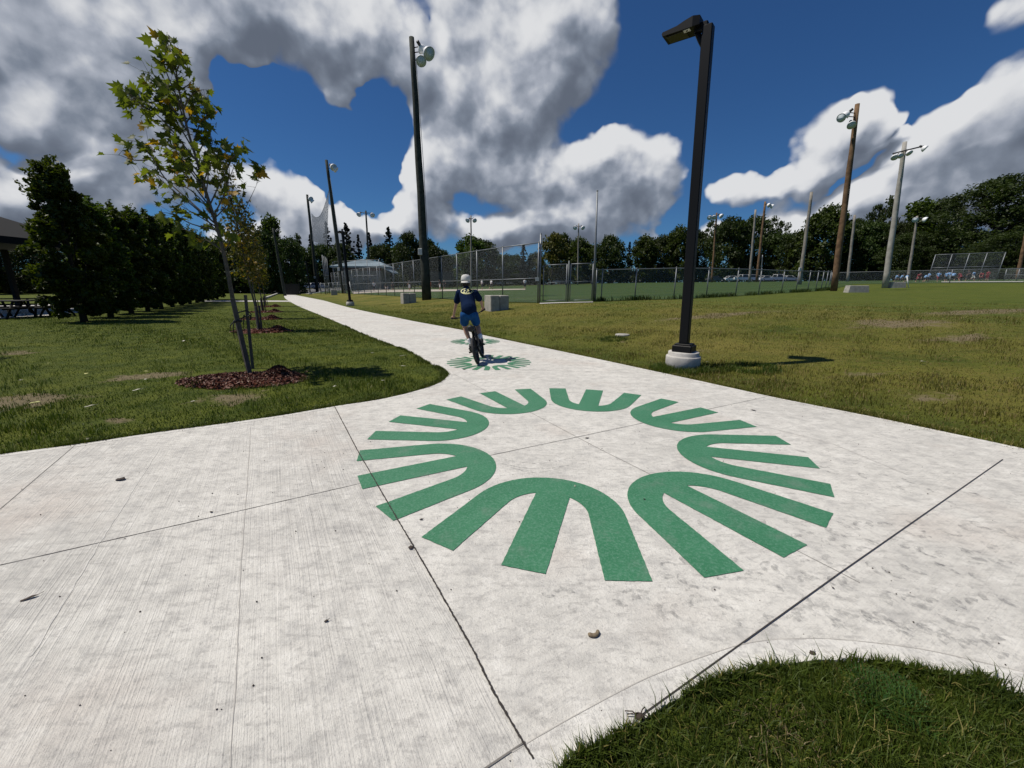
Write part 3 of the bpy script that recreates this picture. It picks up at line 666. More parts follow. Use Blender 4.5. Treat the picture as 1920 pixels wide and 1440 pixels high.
def leaf_cloud(name, C, size, mt, parent=None, aspect=1.5, tint=None, up=.25, rng=RNG, fold=True):
    """one small bent leaf-sized face at every point of C"""
    n = len(C); C = np.asarray(C, float)
    N = rng.normal(size=(n, 3)); N[:, 2] += up; N /= np.linalg.norm(N, axis=1)[:, None]
    T = np.cross(N, rng.normal(size=(n, 3))); T /= np.linalg.norm(T, axis=1)[:, None]+1e-9; B = np.cross(N, T)
    s = (size*(.65+.7*rng.random(n)))[:, None]*.5
    V = np.stack([C-T*s*aspect, C-B*s*.8+N*s*.25, C+T*s*aspect, C+B*s*.8+N*s*.25], 1).reshape(-1, 3)
    F = np.arange(4*n).reshape(n, 4); tt = rng.random(n) if tint is None else tint
    return np_mesh(name, V, F, mt, parent, np.repeat(tt, 4))
def crown_points(h, w, base, nc, per, shape='round', rng=RNG, clump=.16, d=None):
    """leaf positions gathered in clumps through the volume of a crown"""
    pts = []; tin = []
    for _ in range(nc):
        if shape == 'round':
            th = rng.random()*2*math.pi; u = rng.random()**.8; z = base+(h-base)*u
            t = (z-base)/(h-base); rad = w*.5*math.sqrt(max(.02, 1-(2*t-.86)**2/1.32))*(.78+.32*math.sin(3*th+z*.9)*.5+.16*rng.random())
            r = rad*(1-.55*rng.random()**2.2); cr = clump*w*(.55+.8*rng.random())
        elif shape == 'column':
            th = rng.random()*2*math.pi; t = rng.random(); z = base+(h-base)*t
            rad = w*.5*min(1, .72+1.1*t)*(1-max(0, t-.45)/.55*.86)**.8*(.85+.3*rng.random()); r = rad*(1-.6*rng.random()**2); cr = clump*w*(.5+.7*rng.random())
        else:
            lv = int(rng.random()**1.15*15); t = (lv+.5+.25*rng.normal())/15.5; t = min(.99, max(0, t)); z = base+(h-base)*t; th = (int(rng.random()*7)/7+lv*.381+.03*rng.normal())*2*math.pi
            L = w*.5*(1-t)**.9*(.75+.35*math.sin(lv*2.3+th*2))+.10; r = L*rng.random()**.7; z -= r*.22-(r/max(L, .1))**2*L*.16; cr = clump*w*(1-.75*t)*(.35+.35*rng.random())
        c = np.array([r*math.cos(th), r*math.sin(th), z]); m = int(per*(.6+.8*rng.random()))
        q = rng.normal(size=(m, 3)); q /= np.linalg.norm(q, axis=1)[:, None]; q *= (rng.random(m)**.45)[:, None]*cr
        q[:, 2] *= .62 if shape != 'column' else 1.0
        if shape == 'conifer': q[:, 2] = q[:, 2]*.45-np.hypot(q[:, 0], q[:, 1])*.15
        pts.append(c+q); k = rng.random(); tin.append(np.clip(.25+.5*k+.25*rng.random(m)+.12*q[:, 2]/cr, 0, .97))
    P = np.concatenate(pts); return P, np.concatenate(tin)
def tree_proto(name, h, w, base, nc, per, size, mt, shape='round', clump=.16, seed=0, trunk_r=.25, bark='bark', limbs=7):
    rng = np.random.default_rng(seed); random.seed(seed)
    root = empty(name); P, tn = crown_points(h, w, base, nc, per, shape, rng, clump)
    leaf_cloud('crown', P, size, mt, root, tint=tn, rng=rng)
    t = MB(); t.tube([(0, 0, -.3), (.02*h, 0, h*.3), (-.01*h, .01*h, h*.6), (0, 0, h*.9)], [trunk_r*1.3, trunk_r, trunk_r*.55, trunk_r*.12], 8)
    for i in range(limbs):
        a = i*2.4+random.random(); z0 = h*(.18+.5*i/limbs); L = w*.38*(1-.3*i/limbs); zz = .12 if shape != 'conifer' else -.02
        t.tube([(0, 0, z0), (L*.5*math.cos(a), L*.5*math.sin(a), z0+h*zz*.6), (L*math.cos(a), L*math.sin(a), z0+h*zz*1.3)], [trunk_r*.45, trunk_r*.28, trunk_r*.08], 6)
    t.build('trunk', M[bark], root); return root
PROTO = []
def proto(*a, **k):
    r = tree_proto(*a, **k); PROTO.append(r); return r
def place(pr, loc, h, label, cat='tree', group=None, wx=1.0, rz=None, ref=10.0):
    """first use moves the tree itself, later ones copy it with its parts"""
    o = pr if not pr.get('used') else copy_tree(pr)
    pr['used'] = 1
    o.location = loc; k = h/ref; o.scale = (k*wx, k*wx, k); o.rotation_euler[2] = random.random()*6.28 if rz is None else rz
    if 'used' in o and o is not pr: del o['used']
    return tag(o, label, cat, group)
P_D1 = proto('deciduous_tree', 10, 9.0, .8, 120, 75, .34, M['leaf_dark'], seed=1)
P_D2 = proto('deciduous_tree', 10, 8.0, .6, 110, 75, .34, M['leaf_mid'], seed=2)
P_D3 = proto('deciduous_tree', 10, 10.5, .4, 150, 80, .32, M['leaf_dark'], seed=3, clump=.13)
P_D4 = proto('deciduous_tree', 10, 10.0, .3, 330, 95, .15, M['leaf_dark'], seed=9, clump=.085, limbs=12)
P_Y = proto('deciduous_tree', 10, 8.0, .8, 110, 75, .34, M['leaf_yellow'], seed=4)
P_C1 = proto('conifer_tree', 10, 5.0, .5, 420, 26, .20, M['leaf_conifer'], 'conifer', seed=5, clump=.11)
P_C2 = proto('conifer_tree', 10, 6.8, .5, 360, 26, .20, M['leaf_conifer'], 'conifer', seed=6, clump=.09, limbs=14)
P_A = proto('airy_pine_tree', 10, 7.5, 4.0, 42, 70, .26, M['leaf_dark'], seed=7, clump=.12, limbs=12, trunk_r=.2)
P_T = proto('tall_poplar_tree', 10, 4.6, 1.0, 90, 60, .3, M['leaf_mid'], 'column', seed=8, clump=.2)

# far tree belt, from left to right: place x in the view, top y, width there, depth, which tree, what sets it apart
BELT = [
 (-120,400,150,62,P_D1,'dark broad tree far left beyond the shelter'),(10,440,120,70,P_D4,'dark tree behind the picnic shelter roof'),
 (140,430,110,85,P_D4,'dark round tree behind the hornbeam row'),(235,440,100,95,P_D3,'low dark tree behind the middle of the hornbeam row'),(330,455,110,95,P_D1,'dark tree behind the far end of the hornbeam row'),
 (405,452,80,92,P_D3,'dark tree above the thin side path'),(455,462,70,95,P_D2,'mid green tree behind the row of staked saplings'),
 (498,440,50,82,P_D1,'dark tree left of the leaning grey pole'),(520,416,48,88,P_T,'tall feathery poplar behind the leaning grey pole'),(545,452,50,84,P_D3,'dark spreading tree right of the tall poplar'),
 (563,444,34,96,P_A,'small flat-topped pine above the parked cars'),(572,470,36,80,P_D2,'bright green bush-like tree above the parked cars'),(590,438,32,104,P_C1,'narrow spruce behind the netting pole'),
 (604,462,44,90,P_D3,'dark round tree under the hanging net'),(621,414,36,104,P_C2,'dark pine with a ragged top left of the big spruce'),(657,416,50,100,P_C2,'big spruce with wide open branches over the shed roof'),
 (641,462,50,90,P_D1,'dark tree behind the left edge of the shed roof'),(678,438,32,108,P_C1,'slim spruce right of the big spruce'),(698,434,34,110,P_C1,'pointed spruce beside the pole with the crossarm'),
 (716,462,46,92,P_D3,'dark low tree behind the shed gable'),(734,424,46,106,P_C2,'layered spruce between the shed and the tall green pole'),(752,462,44,92,P_D2,'green tree under the layered spruce'),
 (770,444,46,108,P_D1,'round dark tree just left of the tall green pole'),(806,456,50,112,P_D1,'rounded tree just right of the tall green pole'),(826,470,36,120,P_D3,'low dark tree beside the small scoreboard'),
 (850,482,44,135,P_D3,'low distant tree left of the round oak'),(884,448,62,126,P_D2,'round oak behind the slim floodlight pole'),(905,456,60,130,P_D1,'dark shoulder of trees right of the round oak'),
 (944,480,46,140,P_D3,'low grey-green tree in the dip of the tree line'),(981,458,40,128,P_C1,'pointed conifer behind the tall fence end post'),(968,482,34,132,P_D1,'low tree beside the pointed conifer'),(1004,476,30,130,P_D3,'small dark tree behind the fence end post'),
 (1034,444,54,126,P_Y,'yellow-green tree above the field gates'),(1052,446,46,138,P_D1,'dark tree behind the yellow-green one'),(1086,452,52,134,P_D2,'round green tree behind the gate floodlight pole'),(1112,462,40,140,P_D3,'dark tree behind the slim silver pole'),
 (1142,448,56,128,P_D1,'round dark tree right of the slim silver pole'),(1176,452,26,134,P_C1,'short conifer between two round trees'),(1204,448,52,132,P_D2,'round green tree right of the short conifer'),(1236,446,50,136,P_D3,'dark round tree left of the near lamp post'),
 (1268,432,56,132,P_D2,'tall bushy tree touching the near lamp post'),(1304,440,44,134,P_D1,'dark tree hidden behind the near lamp post'),
 (1328,418,40,136,P_A,'airy tree left of the orange floodlight pole'),(1362,414,62,124,P_D3,'broad dark tree right of the orange floodlight pole'),(1400,414,58,128,P_D1,'dark tree between the two plain poles'),
 (1440,412,40,130,P_A,'airy pine beside the pole with two lamps'),(1452,440,56,124,P_D3,'dark tree below the airy pine'),(1492,440,60,118,P_D1,'dark tree behind the bend of the field fence'),
 (1532,396,84,112,P_D2,'tall green tree behind the bare grey pole'),(1580,418,66,114,P_D4,'dark tree left of the big brown floodlight pole'),(1610,420,60,110,P_D3,'dark tree right of the big brown floodlight pole'),
 (1634,378,50,118,P_A,'open-branched pine against the clouds'),(1655,420,60,108,P_D4,'dark tree behind the pale floodlight pole'),(1700,386,70,110,P_T,'tall green tree right of the pale floodlight pole'),(1738,380,74,108,P_D4,'green tree left of the great dark oak'),
 (1700,440,80,100,P_D4,'dark lower tree behind the small right floodlight'),(1776,430,90,98,P_D4,'dark tree at the left foot of the great oak'),(1850,340,170,92,P_D4,'great dark rounded oak at the right'),
 (1930,372,120,96,P_D4,'dark tree at the right edge of the great oak'),(1885,440,110,80,P_D4,'bright lower branches in front of the great oak'),(1960,450,120,78,P_D4,'dark tree at the right edge of the picture'),
 (2080,380,200,90,P_D4,'dark tree beyond the right edge')]
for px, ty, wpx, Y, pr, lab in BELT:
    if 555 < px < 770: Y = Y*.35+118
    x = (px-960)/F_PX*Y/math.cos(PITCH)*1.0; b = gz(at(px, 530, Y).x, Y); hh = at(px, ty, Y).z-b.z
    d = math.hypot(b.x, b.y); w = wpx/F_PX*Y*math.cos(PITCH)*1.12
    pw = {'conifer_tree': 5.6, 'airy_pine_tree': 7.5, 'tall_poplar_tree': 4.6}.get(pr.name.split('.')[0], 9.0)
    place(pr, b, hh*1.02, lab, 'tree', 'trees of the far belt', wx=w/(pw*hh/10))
# understory under the belt, nobody could count it
pts = []; tn = []
for px in range(-200, 2150, 11):
    Y = np.interp(px, [-200, 480, 545, 570, 790, 830, 1000, 1450, 1600, 2150], [66, 84, 92, 158, 160, 125, 140, 138, 112, 80])+4
    p = at(px, 530, Y); b = gz(p.x, Y); hh = random.uniform(3.0, 5.5)
    n = 260; q = RNG.normal(size=(n, 3))*np.array([1.6, 1.2, 1])*.9; zz = RNG.random(n)**.8*hh
    pts.append(np.stack([b.x+q[:, 0], b.y+q[:, 1], b.z+zz], 1)); tn.append(RNG.random(n)*.5*np.ones(n))
und = leaf_cloud('undergrowth', np.concatenate(pts), .55, M['leaf_dark'], tint=np.concatenate(tn)); tag(und, 'dark undergrowth at the foot of the far trees', kind='stuff')

# ------------------------------------------------------------------ clipped-looking row of columnar hornbeams on the left
def hornbeam(seed):
    rng = np.random.default_rng(seed); random.seed(seed); root = empty('columnar_hornbeam')
    P, tn = crown_points(6.4, 2.15, .35, 190, 140, 'column', rng, .12)
    # ragged leading shoots
    sh = []
    for k in range(26):
        a = rng.random()*6.28; z0 = 2.2+4.0*rng.random(); r0 = 1.25*.5*(1.9-z0*.2); L = .5+.5*rng.random()
        for j in range(34): u = j/34*L; sh.append((math.cos(a)*(r0+u*.4)+rng.normal()*.05, math.sin(a)*(r0+u*.4)+rng.normal()*.05, z0+u))
    for k in range(5):
        for j in range(40): u = j/40; sh.append((rng.normal()*.06+(k-2)*.07*u, rng.normal()*.06, 5.6+u*1.1+k*.05))
    P = np.concatenate([P, np.array(sh)]); tn = np.concatenate([tn, .4+.5*rng.random(len(sh))])
    leaf_cloud('crown', P, .115, M['leaf_horn'], root, tint=tn, rng=rng)
    t = MB(); t.tube([(0, 0, -.1), (0, 0, .8), (.04, 0, 3), (0, .02, 6)], [.13, .10, .07, .02], 9)
    for i in range(16):
        a = i*2.4; z0 = .5+.26*i; t.tube([(0, 0, z0), (.3*math.cos(a), .3*math.sin(a), z0+.7), (.55*math.cos(a), .55*math.sin(a), z0+1.7)], [.035, .022, .006], 5)
    t.build('trunk', M['bark'], root); return root
HB = [hornbeam(21), hornbeam(22), hornbeam(23)]
h0 = G(158, 603); h1 = G(408, 561); hd = (h1-h0); HL = hd.length; hd.normalize()
HN = 13
hh_ = [.90, .77, .80, .84, .88, .9, .92, .94, .9, .95, .9, .93, .92]
for i in range(HN):
    p = h0+hd*(i*HL/(HN-1)); o = HB[i % 3] if i < 3 else copy_tree(HB[i % 3])
    o.location = gz(p.x, p.y); o.scale = (1.0, 1.0, hh_[i]); o.rotation_euler[2] = i*1.3
    lab = 'nearest and tallest dark columnar hornbeam of the row on the left' if i == 0 else ('last hornbeam at the far end of the row' if i == HN-1 else ORD[i]+' columnar hornbeam of the row counted from the nearest')
    tag(o, lab, 'tree', 'row of columnar hornbeams')
# ------------------------------------------------------------------ staked young maples in mulch
LEAF = [(0, 0), (.10, .06), (.36, -.02), (.30, .16), (.52, .34), (.30, .38), (.34, .62), (.16, .56), (0, 1.0), (-.16, .56), (-.34, .62), (-.30, .38), (-.52, .34), (-.30, .16), (-.36, -.02), (-.10, .06)]
def maple_leaves(name, C, D, size, mt, parent, rng, tint=None):
    """lobed leaves hanging from the points C along D"""
    n = len(C); C = np.asarray(C, float); D = np.asarray(D, float); D = D+rng.normal(size=(n, 3))*.45; D /= np.linalg.norm(D, axis=1)[:, None]
    N = rng.normal(size=(n, 3)); N[:, 2] += .5; N -= D*(N*D).sum(1)[:, None]; N /= np.linalg.norm(N, axis=1)[:, None]; S = np.cross(D, N)
    s = (size*(.6+.65*rng.random(n)))[:, None]; V = []; m = len(LEAF)
    for x, y in LEAF: V.append(C+S*(x*s)+D*(y*s)+N*(s*(abs(x)*.30-.18*y*y)))
    V = np.stack(V, 1).reshape(-1, 3); base = (np.arange(n)*m)[:, None]
    tri = []
    ring = list(range(m))
    quads = [(0, 1, 15, 15), (1, 2, 3, 3), (1, 3, 5, 5), (3, 4, 5, 5), (1, 5, 11, 15), (5, 6, 7, 7), (5, 7, 9, 11), (7, 8, 9, 9), (9, 10, 11, 11), (11, 12, 13, 13), (11, 13, 15, 15), (13, 14, 15, 15)]
    F3 = []
    for q in quads:
        F3.append((q[0], q[1], q[2]))
        if q[2] != q[3]: F3.append((q[0], q[2], q[3]))
    Fc = (base[:, :, None]+np.array(F3)[None]).reshape(-1, 3)
    tt = rng.random(n) if tint is None else tint
    return np_mesh(name, V, Fc, mt, parent, np.repeat(tt, m))
def sapling(trunk_px, branches_px, Y, rad, leaf_size, mt, per_m, seed, root, extra=None, jit=.35):
    rng = np.random.default_rng(seed); random.seed(seed); o = Vector(root.location)
    tb = MB(); C = []; D = []
    tp = [at(px, py, Y+dy)-o for px, py, dy in trunk_px]
    n = len(tp); tb.tube(spline([tuple(p) for p in tp], 3), [rad*(1-.86*i/(3*(n-1))) for i in range(3*(n-1)+1)], 8)
    for br in branches_px:
        ys = rng.normal()*jit; pts = [at(px, py, Y+ys*(i/(len(br['p'])-1)))-o for i, (px, py) in enumerate(br['p'])]
        sp_ = spline([tuple(p) for p in pts], 4); r0 = br.get('r', .012); k = len(sp_)
        tb.tube(sp_, [r0*(1-.8*i/(k-1)) for i in range(k)], 5)
        f0 = br.get('from', .35); A = np.array(sp_); L = np.linalg.norm(np.diff(A, axis=0), axis=1).sum()
        m = int(L*per_m*br.get('d', 1.0))
        for _ in range(m):
            u = (f0+(1-f0)*rng.random())*(k-1); i = min(int(u), k-2); p = A[i]+(A[i+1]-A[i])*(u-i); dr = A[i+1]-A[i]; dr = dr/np.linalg.norm(dr)
            off = rng.normal(size=3)*br.get('s', .085); C.append(p+off); D.append(dr*.3+off*4+np.array([-.75, .1, -.25]))
            if np.linalg.norm(off) > .07: tb.tube([tuple(p), tuple(p+off)], [.003, .0015], 3, cap=False)
    tb.build('trunk', M['bark_young'], root)
    maple_leaves('crown', C, D, leaf_size, mt, root, rng)
    return len(C)
def stakes_and_straps(o1, t1, o2, t2, group, lab1, lab2, near=False):
    for (bx, by), (tx, ty), lab, w in ((o1, t1, lab1, .062), (o2, t2, lab2, .042)):
        b = G(bx, by); tp = at(tx, ty, b.y-.02); L = (tp-b).length; st = empty('tree_stake', b, lab, 'stake', group)
        mb = MB(); zq = (tp-b).to_track_quat('Z', 'Y').to_matrix(); mb.box(zq @ Vector((0, 0, L/2-.1)), (w, w, L+.2), M=zq @ Matrix.Rotation(.5, 3, 'Z'), bev=.004); mb.build('post', M['wood_stake'], st)
        if near:
            s = MB(); c = zq @ Vector((0, 0, L*.72)); pts = [c+zq @ Vector((math.cos(a)*.052, math.sin(a)*.052, .012*math.sin(3*a))) for a in [k*math.pi/8 for k in range(17)]]
            s.tube(pts, .011, 6)
            for dz, dx in ((-.16, -.12), (-.26, -.07)): s.tube([c+Vector((-.04, -.03, 0)), c+Vector((dx*.8, -.05, dz*.4)), c+Vector((dx, -.04, dz))], [.009, .008, .006], 5)
            s.build('strap', M['rubber'], st)
def mulch(cx, cy, rx, ry, mound, n, group, lab, seed, chip=.035):
    rng = np.random.default_rng(seed); c = G(cx, cy); root = empty('mulch_bed', c, lab, 'mulch', group)
    nr, na = 14, 46; V = [(0, 0, .05)]; hs = lambda x, y: .055*max(0, 1-(x*x/(rx*rx)+y*y/(ry*ry)))**.6+mound[2]*math.exp(-(((x-mound[0])/mound[3])**2+((y-mound[1])/mound[3])**2))
    V = [(0, 0, hs(0, 0))]
    for j in range(1, nr+1):
        for i in range(na):
            a = 2*math.pi*i/na; k = j/nr*(1+.10*math.sin(3*a+1)+.07*math.sin(7*a)+.04*rng.normal()*(j == nr)); x, y = rx*k*math.cos(a), ry*k*math.sin(a)
            V.append((x, y, hs(x, y)+rng.normal()*.006-(.02 if j == nr else 0)))
    F = [(0, 1+i, 1+(i+1) % na, 1+(i+1) % na) for i in range(na)]
    mb = MB(); mb.v = V; mb.f = [(0, 1+i, 1+(i+1) % na) for i in range(na)]+[(1+j*na+i, 1+(j+1)*na+i, 1+(j+1)*na+(i+1) % na, 1+j*na+(i+1) % na) for j in range(nr-1) for i in range(na)]
    mb.m = [0]*len(mb.f); mb.sm = [True]*len(mb.f); mb.build('bark_mulch', M['mulch'], root)
    a = rng.random(n)*6.283; r = rng.random(n)**.55*1.12; x = rx*r*np.cos(a); y = ry*r*np.sin(a)
    q = np.stack([x, y, np.array([hs(u, v) for u, v in zip(x, y)])+.006], 1)
    k = int(n*.35); q[:k, 0] = mound[0]+rng.normal(size=k)*mound[3]*.7; q[:k, 1] = mound[1]+rng.normal(size=k)*mound[3]*.7; q[:k, 2] = [hs(u, v)+.006 for u, v in q[:k, :2]]
    ch = leaf_cloud('wood_chips', q, chip, M['mulch_chip'], root, aspect=2.0, rng=rng, up=1.0); ch['kind'] = 'stuff'
    return root
M['mulch'] = mat('red_brown_mulch', (.10, .032, .018), .95, 0, .1, bump=1.0, bscale=60, col2=(.035, .014, .010), vscale=30)
M['mulch_chip'] = leaf_mat('wood_chip', (.06, .020, .012), (.17, .062, .036), alt=(.30, .20, .13), altw=.06, trans=0)
GT = 'young staked maples along the path'; GS = 'square stakes beside the young maples'; GM = 'mulch beds round the young maples'
T0 = G(468, 700); Y0 = T0.y
t1 = empty('young_maple_tree', T0, 'nearest young maple leaning left with large yellowing leaves', 'tree', GT)
B = lambda p, **k: dict(p=p, **k)
nl = sapling([(468, 700, 0), (455, 650, .02), (440, 580, .03), (426, 505, 0), (411, 440, 0), (396, 392, 0), (383, 350, 0), (369, 300, 0), (354, 252, 0), (343, 205, 0), (334, 160, 0), (328, 118, 0), (316, 66, 0)],
 [B([(411, 440), (372, 395), (330, 362), (300, 335), (285, 312)], d=.30, **{'from': .5}), B([(404, 420), (350, 372), (310, 335), (285, 295), (262, 268), (232, 262)], d=.42, r=.014, **{'from': .45}),
  B([(311, 335), (282, 322), (262, 335)], d=.6), B([(276, 300), (250, 300), (222, 290)], d=.7), B([(290, 285), (280, 272), (275, 268)], d=.4),
  B([(408, 432), (360, 420), (325, 402), (300, 398)], d=.7), B([(418, 470), (370, 440), (330, 425)], d=.55), B([(405, 425), (372, 405), (330, 380)], d=.55),
  B([(371, 305), (335, 262), (300, 232), (272, 215)], d=.4, r=.012), B([(345, 272), (305, 225), (272, 200), (235, 182)], d=1.05, **{'from': .5}), B([(282, 208), (258, 190), (240, 175)], d=1.0),
  B([(362, 280), (335, 235), (305, 195), (285, 165)], d=1.1), B([(350, 245), (325, 205), (298, 165), (275, 130)], d=1.05), B([(345, 225), (328, 180), (305, 150)], d=1.1),
  B([(340, 200), (322, 160), (308, 120), (312, 85)], d=1.0), B([(334, 160), (325, 130), (318, 100)], d=1.1), B([(330, 135), (340, 112), (338, 98)], d=.8, s=.06),
  B([(328, 118), (318, 92), (310, 66)], d=1.5, s=.05, **{'from': .1}), B([(334, 170), (352, 160), (360, 150)], d=.6),
  B([(343, 205), (358, 180), (372, 170), (382, 168)], d=1.0), B([(348, 232), (368, 205), (385, 192)], d=1.1), B([(360, 280), (372, 240), (388, 215), (385, 205)], d=1.1),
  B([(366, 300), (385, 262), (396, 240)], d=1.1), B([(372, 320), (392, 285), (400, 262)], d=1.05), B([(380, 345), (396, 305), (402, 280)], d=.9),
  B([(386, 360), (360, 325), (335, 290), (322, 262)], d=.95), B([(378, 345), (352, 305), (330, 268)], d=.95), B([(392, 385), (366, 352), (345, 325), (330, 305)], d=.9),
  B([(396, 395), (375, 372), (350, 352), (322, 345)], d=.8), B([(385, 372), (390, 330), (386, 285)], d=.8), B([(392, 388), (412, 345), (432, 305), (440, 278)], d=.42, **{'from': .3}),
  B([(400, 405), (418, 370), (430, 330), (428, 300)], d=.8), B([(402, 410), (425, 385), (437, 355)], d=.7), B([(430, 300), (441, 290), (438, 272)], d=.6),
  B([(432, 330), (441, 305), (440, 288)], d=.1, r=.006), B([(436, 440), (458, 395), (474, 362), (483, 342)], d=.12, r=.008), B([(483, 342), (487, 325), (489, 312)], d=2.0, s=.03, r=.004),
  B([(412, 440), (395, 400), (378, 378)], d=.7), B([(420, 470), (440, 445), (452, 425)], d=.5), B([(426, 490), (408, 462), (392, 448)], d=.6)],
 Y0, .038, .150, M['leaf_maple'], 29, 5, t1)
stakes_and_straps((470, 706), (436, 560), (474, 690), (460, 553), GS, 'thick front stake with black strap beside the nearest young maple', 'thinner rear stake beside the nearest young maple', near=True)
mb = MB(); a_ = at(440, 592, Y0-.05); b_ = at(463, 582, Y0+.03); mb.tube([a_, a_.lerp(b_, .5)+Vector((0, -.05, .015)), b_], .012, 6)
mb.tube([b_, b_+Vector((.05, .02, -.06)), b_+Vector((.03, 0, -.16))], .009, 5); tag(mb.build('tree_tie', M['rubber']), 'black tie slung between the two stakes of the nearest maple', 'tree tie')
mulch(458, 712, .88, .52, (.42, .26, .13, .17), 5200, GM, 'wide red-brown mulch bed with a heap under the nearest maple', 31, .03)
# four more saplings further along, each with its own build
def generic_sapling(b, h, lean, seed, lab, per=34, leaf=.105):
    rng = np.random.default_rng(seed); root = empty('young_maple_tree', b, lab, 'tree', GT); tb = MB(); C = []; D = []
    tp = [Vector((lean*h*(k/8)**1.2+.03*math.sin(k*1.7), .03*math.cos(k*2.1), h*k/8-.02)) for k in range(9)]
    tb.tube(tp, [.034*(1-.11*k) for k in range(9)], 7)
    for i in range(34):
        u = .30+.66*(i/34); p = tp[0].lerp(tp[8], u); k = int(u*8); p = tp[k].lerp(tp[min(8, k+1)], u*8-k); a = i*2.4+rng.random()
        L = (1.0-.62*abs(u-.42)/.55)*(.62+.35*rng.random())*h/5.2; e = Vector((math.cos(a)*L*.62, math.sin(a)*L*.62, L*(.55+.4*u))); q = p+e*.5+Vector((0, 0, -.04)); tb.tube([p, q, p+e], [.011, .007, .003], 4)
        for _ in range(int(L*per)):
            w = .15+.85*rng.random(); o_ = rng.normal(size=3)*.11; C.append(np.array(p+e*w)+o_); D.append(o_*4+np.array([-.4, .1, -.4]))
    tb.build('trunk', M['bark_young'], root); maple_leaves('crown', C, D, leaf, M['leaf_fine'], root, rng); return root
for i, (bx, by, h, lean, seed, wd) in enumerate(((487, 620, 5.3, -.09, 41, 'second'), (484, 597, 5.2, -.03, 42, 'third'), (494, 584, 5.0, -.05, 43, 'fourth'), (499, 574, 4.9, -.04, 44, 'farthest'))):
    b = G(bx, by); generic_sapling(b, h, lean, seed, wd+' young staked maple from the camera, in fine yellow-green leaf', 52 if i == 0 else 42, .11 if i == 0 else .12)
    dx = 5.0/F_PX*b.y
    stakes_and_straps((bx-2, by+1), (bx-8+i*1.2, by-45*13.7/b.y), (bx+4, by), (bx-1, by-47*13.7/b.y), GS, 'left stake of the %s young maple' % wd, 'right stake of the %s young maple' % wd)
    mulch(bx+4, by+1, .85, .6, (.5, .1, .12, .2), 900, GM, 'red-brown mulch bed with a small heap under the %s young maple' % wd, 50+i, .05)
# the tree outside the frame on the left whose shade lies on the lawn
generic_sapling(gz(-13.0, 7.8), 5.4, -.03, 47, 'young maple just outside the left edge of the picture', 60, .14)
# ------------------------------------------------------------------ fences
def uv_quads(name, quads, mt, parent):
    """flat panels (a, b, top b, top a) with a map in metres"""
    V = []; F = []; UV = []; u = 0.0
    for a, b, tb, ta in quads:
        L = (b-a).length; o = len(V); V += [a, b, tb, ta]; F.append((o, o+1, o+2, o+3)); UV += [(u, 0), (u+L, 0), (u+L, (tb-b).length), (u, (ta-a).length)]; u += L
    me = bpy.data.meshes.new(name); me.from_pydata([tuple(v) for v in V], [], F); l = me.uv_layers.new(name='UVMap')
    for i, q in enumerate(UV): l.data[i].uv = q
    me.materials.append(mt); o = bpy.data.objects.new(name, me); COL.objects.link(o); o.parent = parent; return o
Z = Vector((0, 0, 1))
def fence(base, h, label, posts=None, rail_z=(), r=.032, cat='fence', group=None, name='chain_link_fence', step=3.0, wire='wire', pm='galv', post_px=None, extra=0.0, bottom=.03):
    """chain-link fence along ground points, each post of its own"""
    B = [Vector(b) for b in base]; root = empty(name, B[0], label, cat, group); o = B[0]
    if posts is None:
        posts = []; S = np.cumsum([0]+[(B[i+1]-B[i]).length for i in range(len(B)-1)]); n = max(1, round(S[-1]/step))
        for k in range(n+1):
            s = S[-1]*k/n; i = min(len(B)-2, int(np.searchsorted(S, s, 'right')-1)); p = B[i].lerp(B[i+1], (s-S[i])/max(1e-6, S[i+1]-S[i])); posts.append(gz(p.x, p.y))
    for p in posts:
        m = MB(); m.tube([p-o-Z*.1, p-o+Z*(h+extra+.03)], r, 8); m.ball(p-o+Z*(h+extra+.04), r*1.25, 8, 5); m.build('post', M[pm], root)
    t = MB(); t.tube([p-o+Z*h for p in posts], r*.75, 8); t.build('top_rail', M['galv'], root)
    for z in rail_z: t = MB(); t.tube([p-o+Z*z for p in posts], r*.7, 8); t.build('middle_rail', M['galv'], root)
    uv_quads('wire_mesh', [(a-o+Z*bottom, b-o+Z*bottom, b-o+Z*h, a-o+Z*h) for a, b in zip(posts[:-1], posts[1:])], M[wire], root)
    return root
F1 = [G(*p) for p in F1B]
fence(F1, 3.3, 'tall chain-link fence with a middle rail running back from the gates', rail_z=(1.38,), r=.036, step=3.15)
m = MB(); p = G(1009, 568); m.tube([(0, 0, -.1), (0, 0, 3.75)], .055, 12); m.ball((0, 0, 3.76), .06, 10, 5)
e = empty('fence_end_post', p+Vector((.08, .05, 0)), 'thick steel end post of the tall fence beside the gates', 'post'); m.build('post', M['galv'], e)
m = MB(); m.box((0, 0, 0), (.22, .03, .20), bev=.004); o_ = m.build('sign_plate', M['label_white'], e); o_.location = (-.16, -.05, 1.32)
def gate(a, b, h, label):
    a = Vector(a); b = Vector(b); root = empty('chain_link_gate', a, label, 'gate', 'pair of chain-link gates'); d = (b-a); L = d.length
    f = MB(); f.tube([Z*.08, Z*h], .03, 8); f.tube([d+Z*.08, d+Z*h], .03, 8); f.tube([Z*h, d+Z*h], .026, 8); f.tube([Z*.10, d+Z*.10], .022, 8); f.tube([Z*.1*h+Z*.9, d*.999+Z*.1*h+Z*.9], .014, 6)
    f.build('gate_frame', M['galv'], root); uv_quads('wire_mesh', [(Z*.1, d+Z*.1, d+Z*h, Z*h)], M['wire'], root)
    k = MB(); k.box(d*.97+Z*1.0+Vector((0, -.04, 0)), (.12, .05, .10), bev=.006); k.build('latch', M['galv_dark'], root)
g0, g1, g2, g3 = G(1018, 567.3), G(1061, 566.6), G(1068, 566.4), G(1109, 565.4)
